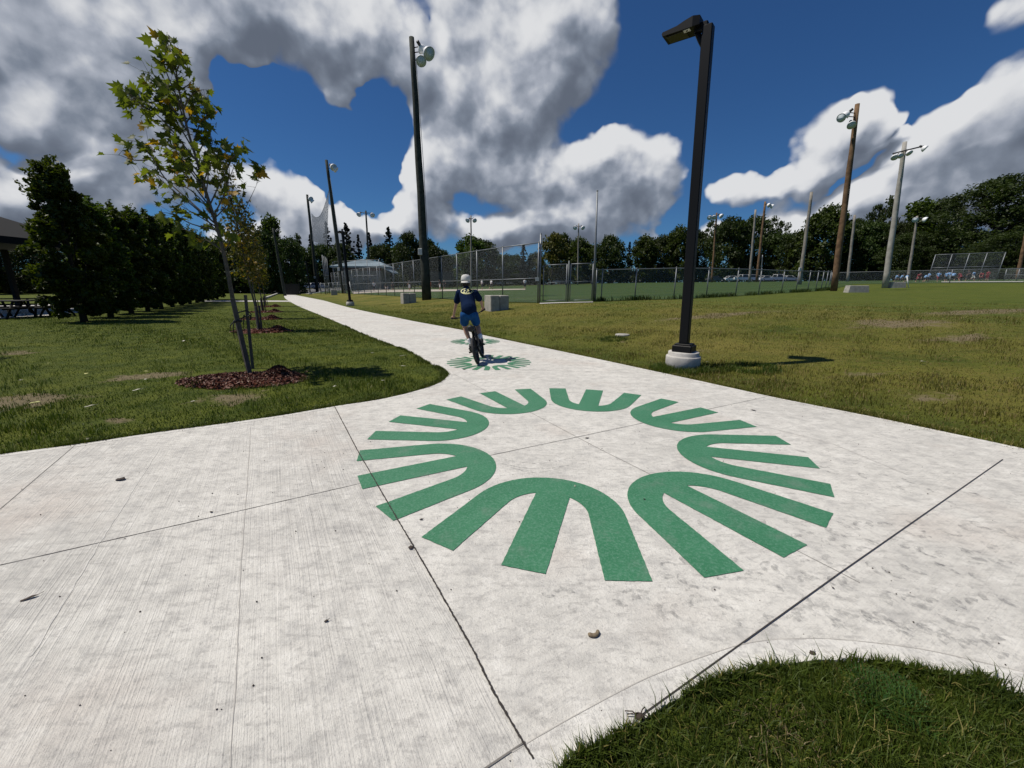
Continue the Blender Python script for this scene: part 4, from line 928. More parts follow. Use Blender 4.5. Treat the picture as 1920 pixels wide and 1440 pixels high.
gate(g0, g1, 2.07, 'left leaf of the chain-link gates next to the tall fence'); gate(g2, g3, 2.07, 'right leaf of the chain-link gates next to the silver pole')
e = empty('gate_post', G(1064.5, 566.5), 'dark post between the two gate leaves', 'post'); m = MB(); m.tube([(0, 0, -.1), (0, 0, 2.25)], .045, 10); m.build('post', M['galv_dark'], e)
sheet('gate_sill', gp([(1012, 568.6), (1112, 566.2), (1112, 567.2), (1012, 570.2)]), M['pave'], .02, fine=1.0, label='pale concrete strip under the gates')
e = empty('steel_pole', G(1113, 565), 'slim silver pole standing at the right gate', 'pole'); m = MB(); tp = at(1120, 358, e.location.y)-e.location
m.tube([-Z*.2, tp*.5, tp], [.075, .06, .045], 12); m.ball(tp, .055, 10, 5); m.build('pole', M['galv'], e)
F3 = [G(*p) for p in F3B]
PX3 = [1127, 1190, 1263, 1324, 1379, 1422, 1465, 1492, 1514, 1529, 1539, 1547, 1553]; F3p = []
for px in PX3: F3p.append(G(px, np.interp(px, [p[0] for p in F3B], [p[1] for p in F3B])))
fence([G(1116, 565)]+F3, 1.72, 'low chain-link field fence curving away from the gates to the brown pole', posts=[G(1116, 565)]+F3p, r=.034, bottom=.0)
F4 = [G(1557, 533.3), G(1606, 532.3), G(1650, 531.8), G(1700, 531.3), G(1760, 530.9), G(1819, 530.6), G(1875, 530.4), G(1925, 530.2)]
fence([gz(p.x, p.y) for p in F4], 1.6, 'low chain-link fence behind the concrete barriers at the right', r=.034, step=6.0)
F5 = [at(1640, 540, 66), at(1560, 540, 78), at(1440, 540, 86)]
def backstop(px0, px1, Y0_, Y1_, h, n, label, lean=0.0):
    a = at(px0, 530, Y0_); b = at(px1, 530, Y1_); a = gz(a.x, a.y); b = gz(b.x, b.y); P = [gz(*(a.lerp(b, i/n))[:2]) for i in range(n+1)]
    root = empty('backstop', a, label, 'backstop'); o = a
    for p in P: t = MB(); t.tube([p-o, p-o+Z*h+Vector((lean, 0, 0))], .05, 8); t.build('post', M['galv'], root)
    for z in (h, h*.5): t = MB(); t.tube([p-o+Z*z+Vector((lean*z/h, 0, 0)) for p in P], .04, 8); t.build('rail', M['galv'], root)
    uv_quads('wire_mesh', [(p-o, q-o, q-o+Z*h+Vector((lean, 0, 0)), p-o+Z*h+Vector((lean, 0, 0))) for p, q in zip(P[:-1], P[1:])], M['wire'], root); return root
backstop(1738, 1866, 66, 62, 3.9, 4, 'wide chain-link backstop behind the players at the right', .35)
backstop(1881, 1960, 57, 50, 1.5, 3, 'low chain-link dugout fence at the right edge')
backstop(609, 617, 66, 76, 6.0, 3, 'tall narrow chain-link backstop wing left of the shed')
backstop(627, 713, 77, 74, 5.3, 4, 'wide tall backstop frame in front of the shed roof')
backstop(600, 641, 70, 68, 1.7, 5, 'low chain-link fence between the netting pole and the shed')

# ------------------------------------------------------------------ poles with floodlights
def dish(root, c, aim, k=1.0):
    """floodlight: dark ballast, spun reflector, lamp glass"""
    Q = Vector(aim).normalized().to_track_quat('Z', 'Y').to_matrix(); e = MB()
    e.lathe([(.06*k, -.42*k), (.11*k, -.40*k), (.11*k, -.16*k), (.07*k, -.12*k)], c, 12, Q); b = e.build('ballast', M['fixture_dark'], root)
    e = MB(); e.lathe([(.07*k, -.14*k), (.17*k, -.08*k), (.26*k, .02*k), (.32*k, .16*k), (.335*k, .26*k), (.32*k, .26*k), (.24*k, .06*k), (.05*k, -.04*k)], c, 18, Q); e.build('reflector', M['aluminium'], root)
    e = MB(); e.lathe([(.0, .235*k), (.30*k, .235*k), (.30*k, .25*k), (.0, .25*k)], c, 16, Q); e.build('lens', M['lamp_glass'], root)
def pole(bx, by, tx, ty, wb, wt, m, label, lights=(), arm=None, box=None, bolt=True, group='tall wooden floodlight poles', cat='floodlight pole', Y=None, name='floodlight_pole'):
    b = G(bx, by) if Y is None else gz(at(bx, by, Y).x, Y); root = empty(name, b, label, cat, group); tp = at(tx, ty, b.y)-b; k = b.y/F_PX*1.02
    t = MB(); n = 9; t.tube([tp*(i/n)+Vector((.02*math.sin(i*2), 0, -.3 if i == 0 else 0)) for i in range(n+1)], [(wb+(wt-wb)*i/n)*k*.5 for i in range(n+1)], 12); t.build('pole', M[m], root)
    if arm:
        (ax, ay), (cx, cy) = arm; A = at(ax, ay, b.y-.25)-b; C2 = at(cx, cy, b.y-.25)-b; t = MB(); t.tube([A, C2], .06, 6); mid = (A+C2)/2; t.tube([tp*.93, A*.35+mid*.65], .025, 5); t.tube([tp*.93, C2*.35+mid*.65], .025, 5); t.build('crossarm', M['fixture_dark'], root)
    for (lx, ly, aim, s) in lights:
        c = at(lx, ly, b.y-.45)-b; dish(root, c, aim, s)
        if not arm: t = MB(); z = min(.99, max(.5, c.z/tp.z)); t.tube([tp*(c.z+.15)/tp.z, c+Vector((0, .1, .1))], .035, 6); t.build('bracket', M['fixture_dark'], root)
    if box: c = at(box[0], box[1], b.y-.3)-b; t = MB(); t.box(c, (.32, .2, .5), bev=.02); t.build('meter_box', M['label_white'], root)
    if bolt: t = MB(); w = Vector((wb*k*.52, -.05, 0)); t.tube([w+Z*.1, w*.9+tp*.55, w*.6+tp*.93], .02, 5); t.build('conduit', M['galv_dark'], root)
    return root
pole(800, 562, 772, 70, 16.5, 8, 'wood_dark', 'tallest dark green floodlight pole in the middle, two big reflectors to its right', [(800, 97, (.75, -.55, -.75), 1.35), (789, 112, (.3, -.9, -.9), 1.1), (789, 88, (.4, .7, -.5), 1.0)], box=(788, 472))
pole(645, 550, 612, 300, 7.5, 4.5, 'wood_dark', 'dark pole with bright reflectors right of its top, right edge of the net', [(623, 312, (.8, -.5, -.6), 1.5), (627, 316, (.9, .2, -.7), 1.3)], box=(635, 505))
pole(595, 547, 576, 365, 5.5, 3.6, 'wood_dark', 'pole with a small lamp at the left edge of the net', [(581, 372, (.8, -.5, -.5), 1.5), (584, 376, (.7, .4, -.8), 1.3)], box=(590, 520))
pole(694, 545, 686, 395, 4.0, 2.6, 'wood_dark', 'pole with a level crossarm of lamps above the shed', [(674, 401, (-.3, -.8, -.7), 1.4), (698, 402, (.4, -.8, -.7), 1.4)], arm=((673, 398), (698, 400)), Y=88)
pole(883.5, 541, 883, 404, 3.0, 2.2, 'wood_grey', 'slim pole with a small crossarm above the rider', [(878, 412, (-.4, -.7, -.6), 1.5), (889, 412, (.4, -.7, -.6), 1.5)], arm=((877, 410), (890, 410)), Y=95, bolt=False)
pole(1083, 536, 1085, 419, 2.8, 2.0, 'wood_grey', 'slim pole with a crossarm standing behind the right gate', [(1079, 426, (-.4, -.7, -.6), 1.6), (1092, 426, (.4, -.7, -.6), 1.6)], arm=((1077, 424), (1093, 424)), Y=112, bolt=False)
pole(1334, 533, 1344, 399, 4.0, 2.6, 'wood_brown', 'orange-brown pole with three lamps on its crossarm just right of the black lamp post', [(1331, 407, (-.5, -.7, -.6), 1.6), (1339, 406, (-.2, -.7, -.6), 1.5), (1351, 404, (.5, -.7, -.6), 1.6)], arm=((1330, 406), (1352, 403)), Y=100, bolt=False)
pole(1404, 535, 1417, 393, 4.4, 3.0, 'wood_grey', 'bare grey pole left of the pole with two small lamps', Y=88, bolt=False, cat='pole', name='wooden_pole')
pole(1418, 533, 1435, 378, 4.8, 3.2, 'wood_brown', 'pole with two dark lamps to the right of its top', [(1440, 384, (.6, -.7, -.5), 1.4), (1446, 386, (.9, -.3, -.5), 1.4)], Y=92, bolt=False)
pole(1427.5, 517, 1430, 478, 1.8, 1.5, 'galv', 'thin grey post behind the field fence below the two-lamp pole', Y=96, bolt=False, cat='pole', group=None, name='thin_post')
pole(1499, 534, 1522, 360, 6.4, 4.4, 'wood_grey', 'bare grey pole with a white box, behind the bend of the fence', box=(1500, 505), Y=62, cat='pole', name='wooden_pole', bolt=False)
pole(1563, 545.5, 1608, 195, 10.2, 6.5, 'wood_brown', 'big brown pole with a cluster of lamps left of its top, beside a concrete barrier', [(1580, 219, (-.8, -.5, -.55), 1.0), (1590, 212, (-.5, .5, -.6), .9), (1596, 232, (-.3, -.8, -.9), .95)])
pole(1588, 533, 1603, 403, 4.8, 3.6, 'wood_grey', 'bare pole just right of the big brown floodlight pole', Y=74, bolt=False, cat='pole', name='wooden_pole')
pole(1659, 540, 1697, 266, 9.4, 6, 'wood_pale', 'pale grey pole with a long tilted crossarm of four lamps', [(1677, 293, (-.3, -.6, -.8), .85), (1687, 291, (-.2, -.8, -.6), .7), (1703, 285, (.2, -.8, -.9), .8), (1731, 277, (.6, -.5, -.6), .85)], arm=((1674, 288), (1731, 274)))
pole(1700, 535, 1720, 405, 5.0, 3.0, 'wood_grey', 'small pole with white lamps on a short arm in front of the dark right trees', [(1716, 411, (-.5, -.6, -.4), 1.2), (1732, 411, (.6, -.6, -.4), 1.3)], arm=((1714, 409), (1734, 409)), Y=70, bolt=False)
pole(1905, 531, 1924, 440, 6, 4.6, 'wood_brown', 'brown pole leaning at the right edge of the picture', Y=64, bolt=False, cat='pole', name='wooden_pole')
pole(534, 549, 512, 428, 5.2, 3.2, 'wood_dark', 'dark leaning pole at the far left bend of the path', Y=66, bolt=False, cat='pole', name='wooden_pole')
# ball net hung between two of the poles
a = at(584, 400, 80); b = at(617, 356, 66); c = at(613, 460, 66); d = at(586, 452, 80); root = empty('ball_net', (a.x, a.y, 0), 'grey net hanging between the two left floodlight poles', 'net'); o = root.location
qs = []; n = 10
for i in range(n):
    u0, u1 = i/n, (i+1)/n; s0 = -1.9*math.sin(math.pi*u0**.9); s1 = -1.9*math.sin(math.pi*u1**.9)
    qs.append((d.lerp(c, u0)-o, d.lerp(c, u1)-o, a.lerp(b, u1)-o+Z*s1, a.lerp(b, u0)-o+Z*s0))
uv_quads('netting', qs, M['net'], root)
t = MB(); t.tube([q[3] for q in qs]+[qs[-1][2]], .03, 5); t.build('top_rope', M['galv_dark'], root)
t = MB(); p0 = at(509, 504, 66); p1 = at(524, 504, 66)

# ------------------------------------------------------------------ black path lamps
def path_lamp(loc, tp, label, name='street_lamp'):
    root = empty(name, loc, label, 'street lamp', 'black path lamps on round concrete bases'); top = Vector(tp)
    b = MB(); b.lathe([(.300, -.12), (.302, .205), (.296, .222), (.272, .226), (.266, .236), (.268, .288), (.260, .300), (.0, .300)], (0, 0, 0), 40); b.build('concrete_base', M['concrete_base'], root)
    w = .20; Q = Matrix.Rotation(R(51.5), 3, 'Z')
    b = MB(); b.box((0, 0, .36), (.34, .34, .125), M=Q, bev=.012); b.box((0, 0, .435), (.28, .28, .03), M=Q, bev=.008); b.ball((.05, -.19, .43), .012, 8, 5); b.build('base_cover', M['black_metal'], root)
    b = MB(); q = top.normalized().to_track_quat('Z', 'Y').to_matrix(); L = top.length
    b.box(top*.5+Vector((0, 0, .2)), (.155, .155, L-.42), M=Matrix.Rotation(R(51.5), 3, 'Z') if False else (top.to_track_quat('Z', 'Y').to_matrix() @ Matrix.Rotation(R(51.5)-q.to_euler().z, 3, 'Z')), bev=.012); b.build('post', M['black_metal'], root)
    u = Vector((-.78, .62, 0)).normalized(); v = Vector((.62, .78, 0)); Hh = Matrix((u, v, Z)).transposed(); c0 = top+Vector((0, 0, .03))
    hd = MB(); L0, L1, W = .10, .66, .150
    prof = [(L0, -.03), (L0+.10, -.045), (L1, -.035), (L1+.012, 0), (L1, .022), (L0+.34, .040), (L0+.22, .075), (L0+.10, .10), (L0, .09)]
    vs = [u*x+v*(s*W*(1 if x > L0+.05 else .8))+Z*z for s in (-1, 1) for x, z in prof]; n = len(prof)
    hd.add([p+c0 for p in vs], [tuple(range(n)), tuple(range(2*n-1, n-1, -1))]+[(i, i+n, (i+1) % n+n, (i+1) % n) for i in range(n)]); h_ = hd.build('lamp_head', M['black_metal'], root)
    k = MB(); k.box(c0+u*.10-Z*.03, (.20, .09, .12), M=Hh, bev=.012); k.tube([c0+u*.02-Z*.36, c0+u*.10-Z*.20, c0+u*.17-Z*.05], [.03, .04, .045], 8); k.build('knuckle', M['black_metal'], root)
    l = MB()
    l.box(c0+u*.46-Z*.047, (.30, .22, .006), M=Hh, bev=.002)
    l.build('led_array', M['led'], h_)
    s = MB(); s.box(c0+u*.29-v*.09-Z*.0485, (.10, .075, .004), M=Hh); st = s.build('sticker', M['label_white'], h_)
    s = MB(); s.box(c0+u*.29-v*.09-Z*.0515, (.03, .03, .002), M=Hh); s.build('sticker_print', M['fixture_dark'], h_)
    return root
LB = G(1279, 689); lampA = path_lamp(LB, at(1328, 47, LB.y)-LB, 'tall black square lamp post on a round concrete base beside the path')
for bx, by, lab in ((657, 573, 'distant black lamp post on a concrete base in front of the shed'), (582, 552, 'small far black lamp post left of the netting pole foot'), (601, 548, 'tiny black lamp post at the end of the path beside the pole with the net')):
    c = copy_tree(lampA); c.location = G(bx, by); c['label'] = lab; c.rotation_euler[2] = 0
# ------------------------------------------------------------------ concrete blocks
def block(px, py, size, rz, label, split=True, h=None):
    b = G(px, py); root = empty('concrete_block', b, label, 'concrete block', 'concrete blocks on the grass', rz=rz)
    for s in ((-1, 1) if split else (0,)):
        m = MB(); w = size[0]*(.49 if split else 1); m.box((s*size[0]*.255, 0, size[2]/2-.04), (w, size[1], size[2]+.08), bev=.025, top=.985 if split else .9); m.build('block', M['concrete_block'], root)
    return root
block(931, 581, (1.0, .95, .74), R(24), 'big pair of grey concrete blocks right beside the rider')
block(766, 568, (1.0, .8, .74), R(30), 'pair of pale concrete blocks left of the tall green pole')
block(627, 553, (.85, .8, .74), R(20), 'small far concrete block near the netting poles', split=False)
block(1605, 548, (1.55, .62, .52), R(-6), 'low concrete barrier beside the big brown pole', split=False)
block(1680, 539.5, (1.45, .62, .56), R(-6), 'low concrete barrier right of the pale grey pole', split=False)
# guy-wire markers
for bx, by, tx, ty, lab in ((660, 551, 655, 528, 'thin white guy marker leaning beside the far lamp post'), (1704, 540, 1700.5, 518, 'thin white guy marker beside the right concrete barrier')):
    b = G(bx, by); e = empty('guy_marker', b, lab, 'marker'); m = MB(); m.tube([(0, 0, -.05), at(tx, ty, b.y)-b], .045, 8); m.build('marker', M['white_paint'], e)
# valve cover in the lawn
b = G(1167, 628); e = empty('valve_cover', b, 'round grey cover lying flush in the right lawn', 'cover'); m = MB(); m.lathe([(.20, -.05), (.20, .018), (.185, .026), (0, .026)], (0, 0, 0), 24); m.build('lid', M['concrete_block'], e)

# ------------------------------------------------------------------ shed, scoreboard, shelter
M['roof_metal'] = mat('pale_blue_metal_roof', (.26, .33, .37), .45, .2, .5, var=.2, vscale=1.5)
M['brick'] = mat('dark_red_brick', (.10, .035, .028), .9, var=.3, vscale=8)
M['board'] = mat('grey_board_siding', (.14, .14, .135), .85, var=.25, vscale=2)
M['dark_green'] = mat('dark_green_panel', (.012, .022, .020), .6)
M['dark_roof'] = mat('dark_roof_shingle', (.005, .005, .006), .9, var=.3, vscale=3)
M['dark_timber'] = mat('dark_timber', (.014, .012, .010), .85, var=.3, vscale=5)
Yb = 84.0
def P3(px, py, Y=Yb): return at(px, py, Y)
pl, pr_ = P3(640, 499), P3(716, 499); zb = float(zg(pl.x, Yb)); eave = pl.z-zb; pk = P3(670, 484).z-zb
sx = pr_.x-pl.x; root = empty('shed', (pl.x, Yb, zb), 'low shed with a pale blue metal roof behind the backstop', 'shed')
m = MB(); m.box((sx*.5, 3.2, eave*.5), (sx*.93, 6.0, eave)); m.build('wall', M['board'], root)
m = MB(); m.box((sx*.5, .17, eave-.45), (sx*.94, .08, .8)); m.build('brick_band', M['brick'], root)
m = MB(); ov = .7; x0, x1, y0, y1 = -ov-1.2, sx+ov, -ov-.3, 6.6; xm = P3(670, 484).x-pl.x
m.add([(x0, y0, eave), (x1, y0, eave), (x1, y1, eave), (x0, y1, eave), (xm, 2.6, pk), (xm+3.5, 3.4, pk-.5), (x0, y0, eave-.28), (x1, y0, eave-.28), (x1, y1, eave-.28), (x0, y1, eave-.28)],
 [(0, 1, 5, 4), (1, 2, 5), (2, 3, 4, 5), (3, 0, 4), (6, 7, 1, 0), (7, 8, 2, 1), (8, 9, 3, 2), (9, 6, 0, 3), (9, 8, 7, 6)]); m.build('roof', M['roof_metal'], root)
for i, (px, w, h2) in enumerate(((655, 1.0, 2.1), (684, 1.6, 1.0))):
    m = MB(); x = P3(px, 520).x-pl.x; m.box((x, .16, h2*.5+(.0 if i == 0 else 1.1)), (w, .06, h2)); m.build('door' if i == 0 else 'window', M['dark_green'], root)
m = MB(); x1b = P3(733, 506).x-pl.x; m.add([(sx+.2, -.4, eave-.1), (x1b, 1.0, eave-1.1), (x1b, 5.5, eave-1.1), (sx+.2, 6.0, eave-.1), (sx+.2, -.4, eave-.35), (x1b, 1.0, eave-1.3), (x1b, 5.5, eave-1.3), (sx+.2, 6.0, eave-.35)], [(0, 1, 2, 3), (7, 6, 5, 4), (0, 4, 5, 1), (1, 5, 6, 2), (2, 6, 7, 3)]); m.build('lean_to_roof', M['roof_metal'], root)
for y_ in (1.1, 5.3):
    m = MB(); m.tube([(x1b-.1, y_, 0), (x1b-.1, y_, eave-1.25)], .09, 6); m.build('post', M['galv_dark'], root)
a = at(803, 526, 84); b = at(848, 526, 84); zt = at(820, 509, 84).z; zb = float(zg(a.x, 84)); root = empty('dugout', (a.x, 84, zb), 'dark green dugout box behind the tall fence, left of the rider', 'dugout')
m = MB(); m.box(((b.x-a.x)/2, 1, (zt-zb)/2+.5), (b.x-a.x, 2.0, zt-zb-1.0)); m.build('wall', M['dark_green'], root)
m = MB(); m.box(((b.x-a.x)/2, 1, zt-zb+.05), (b.x-a.x+.3, 2.4, .12)); m.build('roof', M['dark_roof'], root)
for x_ in (.1, b.x-a.x-.1): m = MB(); m.tube([(x_, .2, 0), (x_, .2, 1.2)], .06, 6); m.build('leg', M['galv_dark'], root)
# long low dark screen fence behind the infield
a = at(700, 540, 88); b = at(840, 540, 90); zb = float(zg(a.x, 88))
fence([gz(a.x, 88), gz(at(760, 540, 89).x, 89), gz(b.x, 90)], 1.5, 'low dark windscreened fence along the far side of the infield', step=4.5, wire='wire_dark')
a = at(531, 548, 74); b = at(563, 548, 74); L = b.x-a.x; root = empty('timber_screen', gz(a.x, 74), 'dark board screen at the end of the path', 'screen')
m = MB()
for i in range(int(L/.18)): m.box((i*.18+.09, 0, .95), (.165, .03, 1.9+.02*(i % 2)))
m.build('boards', M['dark_timber'], root); m = MB()
for x_ in (0.05, L*.5, L-.05): m.box((x_, .06, 1.0), (.12, .09, 2.0))
m.build('frame', M['dark_timber'], root)
# low curb stones near the far bend
a, b = G(498, 560), G(529, 548); m = MB(); d = b-a; m.box(d*.5+Z*.08, (d.length, .25, .22), rz=math.atan2(d.y, d.x), bev=.02); o = m.build('curb', M['concrete_base'], None, a); tag(o, 'pale low curb beside the far bend of the path', 'curb')
# picnic shelter at the left edge
sc_ = at(-75, 580, 22.5); zb = 0; root = empty('picnic_shelter', (sc_.x, 22.5, 0), 'dark roofed picnic shelter at the left edge', 'shelter')
hw = at(44, 430, 22.5).x-sc_.x; zt = at(20, 408, 22.5).z
m = MB(); e0 = zt-1.0; m.add([(-6, -3.6, e0), (hw, -3.6, e0), (hw, 3.6, e0), (-6, 3.6, e0), (-4, 0, zt+.7), (hw-2.4, 0, zt+.45), (-6, -3.6, e0-.35), (hw, -3.6, e0-.35), (hw, 3.6, e0-.35), (-6, 3.6, e0-.35)],
 [(0, 1, 5, 4), (1, 2, 5), (2, 3, 4, 5), (3, 0, 4), (6, 7, 1, 0), (7, 8, 2, 1), (8, 9, 3, 2), (9, 6, 0, 3), (9, 8, 7, 6)]); m.build('roof', M['dark_roof'], root)
for x_ in (-5.2, (hw-5.2)/2, hw-.8):
    for y_ in (-3, 3): m = MB(); m.box((x_, y_, (e0-.3)/2), (.22, .22, e0-.3), bev=.01); m.build('post', M['dark_timber'], root)
def picnic_table(loc, rz, label):
    r = empty('picnic_table', loc, label, 'picnic table', 'dark picnic tables by the shelter', rz=rz); m = MB()
    for i in range(5): m.box((0, -.30+i*.15, .75), (1.85, .14, .04), bev=.004)
    m.build('table_top', M['dark_timber'], r)
    for s in (-1, 1):
        m = MB(); m.box((0, s*.68, .45), (1.85, .26, .04), bev=.004); m.build('bench', M['dark_timber'], r)
        m = MB(); m.tube([(s*.65, -.72, 0), (s*.65, -.25, .73)], .045, 6); m.tube([(s*.65, .72, 0), (s*.65, .25, .73)], .045, 6); m.tube([(s*.65, -.78, .42), (s*.65, .78, .42)], .04, 6); m.build('leg', M['dark_timber'], r)
    return r
for px, py, Y, rz, lab in ((8, 592, 18.4, .2, 'dark picnic table at the very left edge'), (42, 588, 19.2, .5, 'dark picnic table second from the left edge'), (84, 584, 19.6, -.1, 'dark picnic table nearest the first hornbeam'), (20, 580, 21.5, .9, 'dark picnic table under the shelter roof behind the others')):
    p = at(px, py, Y); picnic_table((p.x, Y, 0), rz, lab)
# ------------------------------------------------------------------ parked cars
M['tyre'] = M['rubber']; M['glass_car'] = mat('car_glass', (.015, .018, .02), .12, 0, .6); M['rim'] = mat('wheel_rim', (.35, .36, .37), .35, .6)
CARCOL = {}
def car_paint(c):
    if c not in CARCOL:
        col = {'white': (.72, .73, .74), 'silver': (.38, .40, .42), 'dark grey': (.06, .065, .07), 'black': (.015, .016, .018), 'blue': (.03, .06, .16), 'red': (.25, .02, .02)}[c]
        CARCOL[c] = mat(c.replace(' ', '_')+'_car_paint', col, .25, .0, .6)
    return CARCOL[c]
CAR = {'sedan': (4.6, 1.8, [(-2.3, .45), (-2.28, .80), (-1.75, .95), (1.15, .98), (2.15, .82), (2.3, .60), (2.28, .38), (-2.2, .32)], [(-1.75, .93), (-1.05, 1.42), (.35, 1.45), (1.20, .96)]),
       'suv': (4.7, 1.9, [(-2.35, .5), (-2.35, 1.05), (-1.9, 1.10), (1.1, 1.08), (2.2, .98), (2.35, .75), (2.3, .42), (-2.25, .38)], [(-2.22, 1.08), (-1.95, 1.70), (.35, 1.74), (1.15, 1.07)]),
       'pickup': (5.6, 1.95, [(-2.8, .6), (-2.8, 1.10), (.0, 1.12), (1.5, 1.12), (2.65, 1.02), (2.8, .8), (2.75, .48), (-2.7, .48)], [(-.75, 1.10), (-.60, 1.78), (.75, 1.80), (1.45, 1.12)])}
CARMESH = {}
def car(loc, rz, kind, colr, label, group):
    L, W, body, glass = CAR[kind]; root = empty('parked_car', loc, label, 'car', group, rz=rz)
    def side(prof, w, w2=None):
        mb = MB(); n = len(prof); zs = [p[1] for p in prof]; z0, z1 = min(zs), max(zs)
        wf = lambda z: w/2 if w2 is None else w/2+(w2-w)/2*((z-z0)/(z1-z0))
        vs = [Vector((x, -wf(z), z)) for x, z in prof]+[Vector((x, wf(z), z)) for x, z in prof]
        mb.add(vs, [tuple(range(n)), tuple(range(2*n-1, n-1, -1))]+[(i, i+n, (i+1) % n+n, (i+1) % n) for i in range(n)]); return mb
    key = (kind, colr)
    if key in CARMESH: src = CARMESH[key]; [copy_tree(ch, root) for ch in kids(src)]; return root
    CARMESH[key] = root
    side(body, W).build('body', car_paint(colr), root)
    side(glass, W-.12, W-.42).build('window', M['glass_car'], root)
    mb = MB(); r0 = [(x*.93+.03, z) for x, z in glass[1:3]]; mb.box(((glass[1][0]+glass[2][0])/2, 0, glass[1][1]+.03), (glass[2][0]-glass[1][0]+.12, W-.42, .07), bev=.02)
    for x, z in (glass[0], glass[1]), (glass[3], glass[2]):
        for s in (-1, 1): mb.tube([(x[0], s*(W/2-.07), x[1]), (z[0], s*(W/2-.21), z[1])], .045, 5)
    mb.build('roof', car_paint(colr), root)
    for x in (-L*.31, L*.31):
        for s in (-1, 1):
            Q = Matrix.Rotation(math.pi/2, 3, 'X'); q = MB(); q.lathe([(.18, -.11), (.32, -.11), (.34, -.07), (.34, .07), (.32, .11), (.18, .11)], (x, s*(W/2-.08), .34), 16, Q); wh = q.build('wheel', M['tyre'], root)
            q = MB(); q.lathe([(0, -.12), (.18, -.12), (.19, .12), (0, .12)], (x, s*(W/2-.08), .34), 12, Q); q.build('rim', M['rim'], wh)
    return root
def lot(y, items, group, rz0):
    for px, kind, colr, lab in items: p = at(px, 530, y+random.uniform(-.6, .6)); car(gz(p.x, p.y)+Z*.07, rz0+random.uniform(-.06, .06), kind, colr, lab, group)
lot(124, [(580, 'suv', 'white', 'white car left of the lamp post at the end of the path'), (598, 'suv', 'silver', 'silver car right of the lamp post at the end of the path')], 'cars parked at the end of the path', .25)
lot(92, [(508, 'pickup', 'white', 'white vehicle half hidden behind the far saplings')], 'cars parked at the end of the path', .1)
lot(136, [(880, 'suv', 'silver', 'silver car seen just right of the rider\'s cap'), (933, 'suv', 'white', 'white car seen between the rider and the tall end post'), (962, 'sedan', 'silver', 'low silver car left of the tall end post'), (900, 'sedan', 'dark grey', 'dark grey car behind the players, right of the rider')], 'cars behind the far field', 0)
M_IT = [(1046, 'suv', 'silver', 'silver van parked behind the left gate leaf'), (1074, 'suv', 'white', 'white car behind the middle gate post'), (1088, 'sedan', 'white', 'white low car behind the right gate leaf'), (1103, 'sedan', 'dark grey', 'dark car just left of the slim silver pole'),
 (1122, 'sedan', 'silver', 'silver car just right of the slim silver pole'), (1140, 'suv', 'black', 'black car second right of the slim silver pole'), (1158, 'sedan', 'dark grey', 'grey car third right of the slim silver pole'), (1176, 'suv', 'dark grey', 'dark grey car under the short conifer'),
 (1194, 'sedan', 'black', 'black car right of the short conifer'), (1212, 'sedan', 'silver', 'silver car left of two pale cars before the lamp post'), (1231, 'suv', 'silver', 'pale car nearest the left side of the lamp post'), (1254, 'sedan', 'black', 'black car left of the near lamp post'),
 (1312, 'sedan', 'dark grey', 'dark grey car right of the near lamp post'), (1351, 'suv', 'black', 'black car right of the orange-brown pole')]
lot(137, M_IT, 'cars parked in a row beyond the field', .15)
lot(112, [(1372, 'sedan', 'white', 'small white car at the left end of the pickup row'), (1392, 'pickup', 'white', 'first white pickup left of the bare grey pole'), (1414, 'suv', 'white', 'white van between the two plain poles'), (1436, 'sedan', 'white', 'white car right of the two-lamp pole'), (1456, 'pickup', 'white', 'second white pickup under the airy pine'), (1478, 'sedan', 'white', 'white car at the right end of the pickup row'), (1340, 'sedan', 'dark grey', 'dark car behind the foot of the orange-brown pole')], 'cars parked behind the right field', .1)

# ------------------------------------------------------------------ people
M['skin'] = mat('skin', (.42, .24, .17), .55, 0, .4); M['skin_dark'] = mat('tanned_skin', (.26, .14, .09), .55)
M['navy'] = mat('navy_cotton', (.004, .013, .042), .95, 0, .1, bump=.3, bscale=60); M['royal'] = mat('blue_shorts_fabric', (.008, .062, .20), .9, 0, .15, bump=.3, bscale=60)
M['cloth_blue'] = mat('light_blue_jersey', (.20, .36, .60), .9); M['cloth_red'] = mat('dark_red_jersey', (.17, .022, .032), .9); M['cloth_white'] = mat('white_jersey', (.65, .65, .64), .9)
M['cloth_orange'] = mat('orange_jersey', (.55, .13, .05), .9); M['cloth_dark'] = mat('dark_trousers', (.02, .02, .025), .9); M['hair'] = mat('dark_hair', (.018, .012, .009), .7, bump=.6, bscale=90)
M['cap_white'] = mat('worn_white_cap', (.62, .61, .58), .85, bump=.3, bscale=70, col2=(.50, .49, .46), vscale=18); M['sock'] = mat('white_sock', (.68, .68, .68), .9); M['shoe'] = mat('black_shoe', (.012, .012, .014), .6)
def fused(mb, name, m, parent, vox, smooth=3):
    """limbs joined into one continuous skin"""
    o = mb.build(name, m, parent); r = o.modifiers.new('join', 'REMESH'); r.mode = 'VOXEL'; r.voxel_size = vox; r.use_smooth_shade = True
    s = o.modifiers.new('soften', 'SMOOTH'); s.factor = .5; s.iterations = smooth; return o
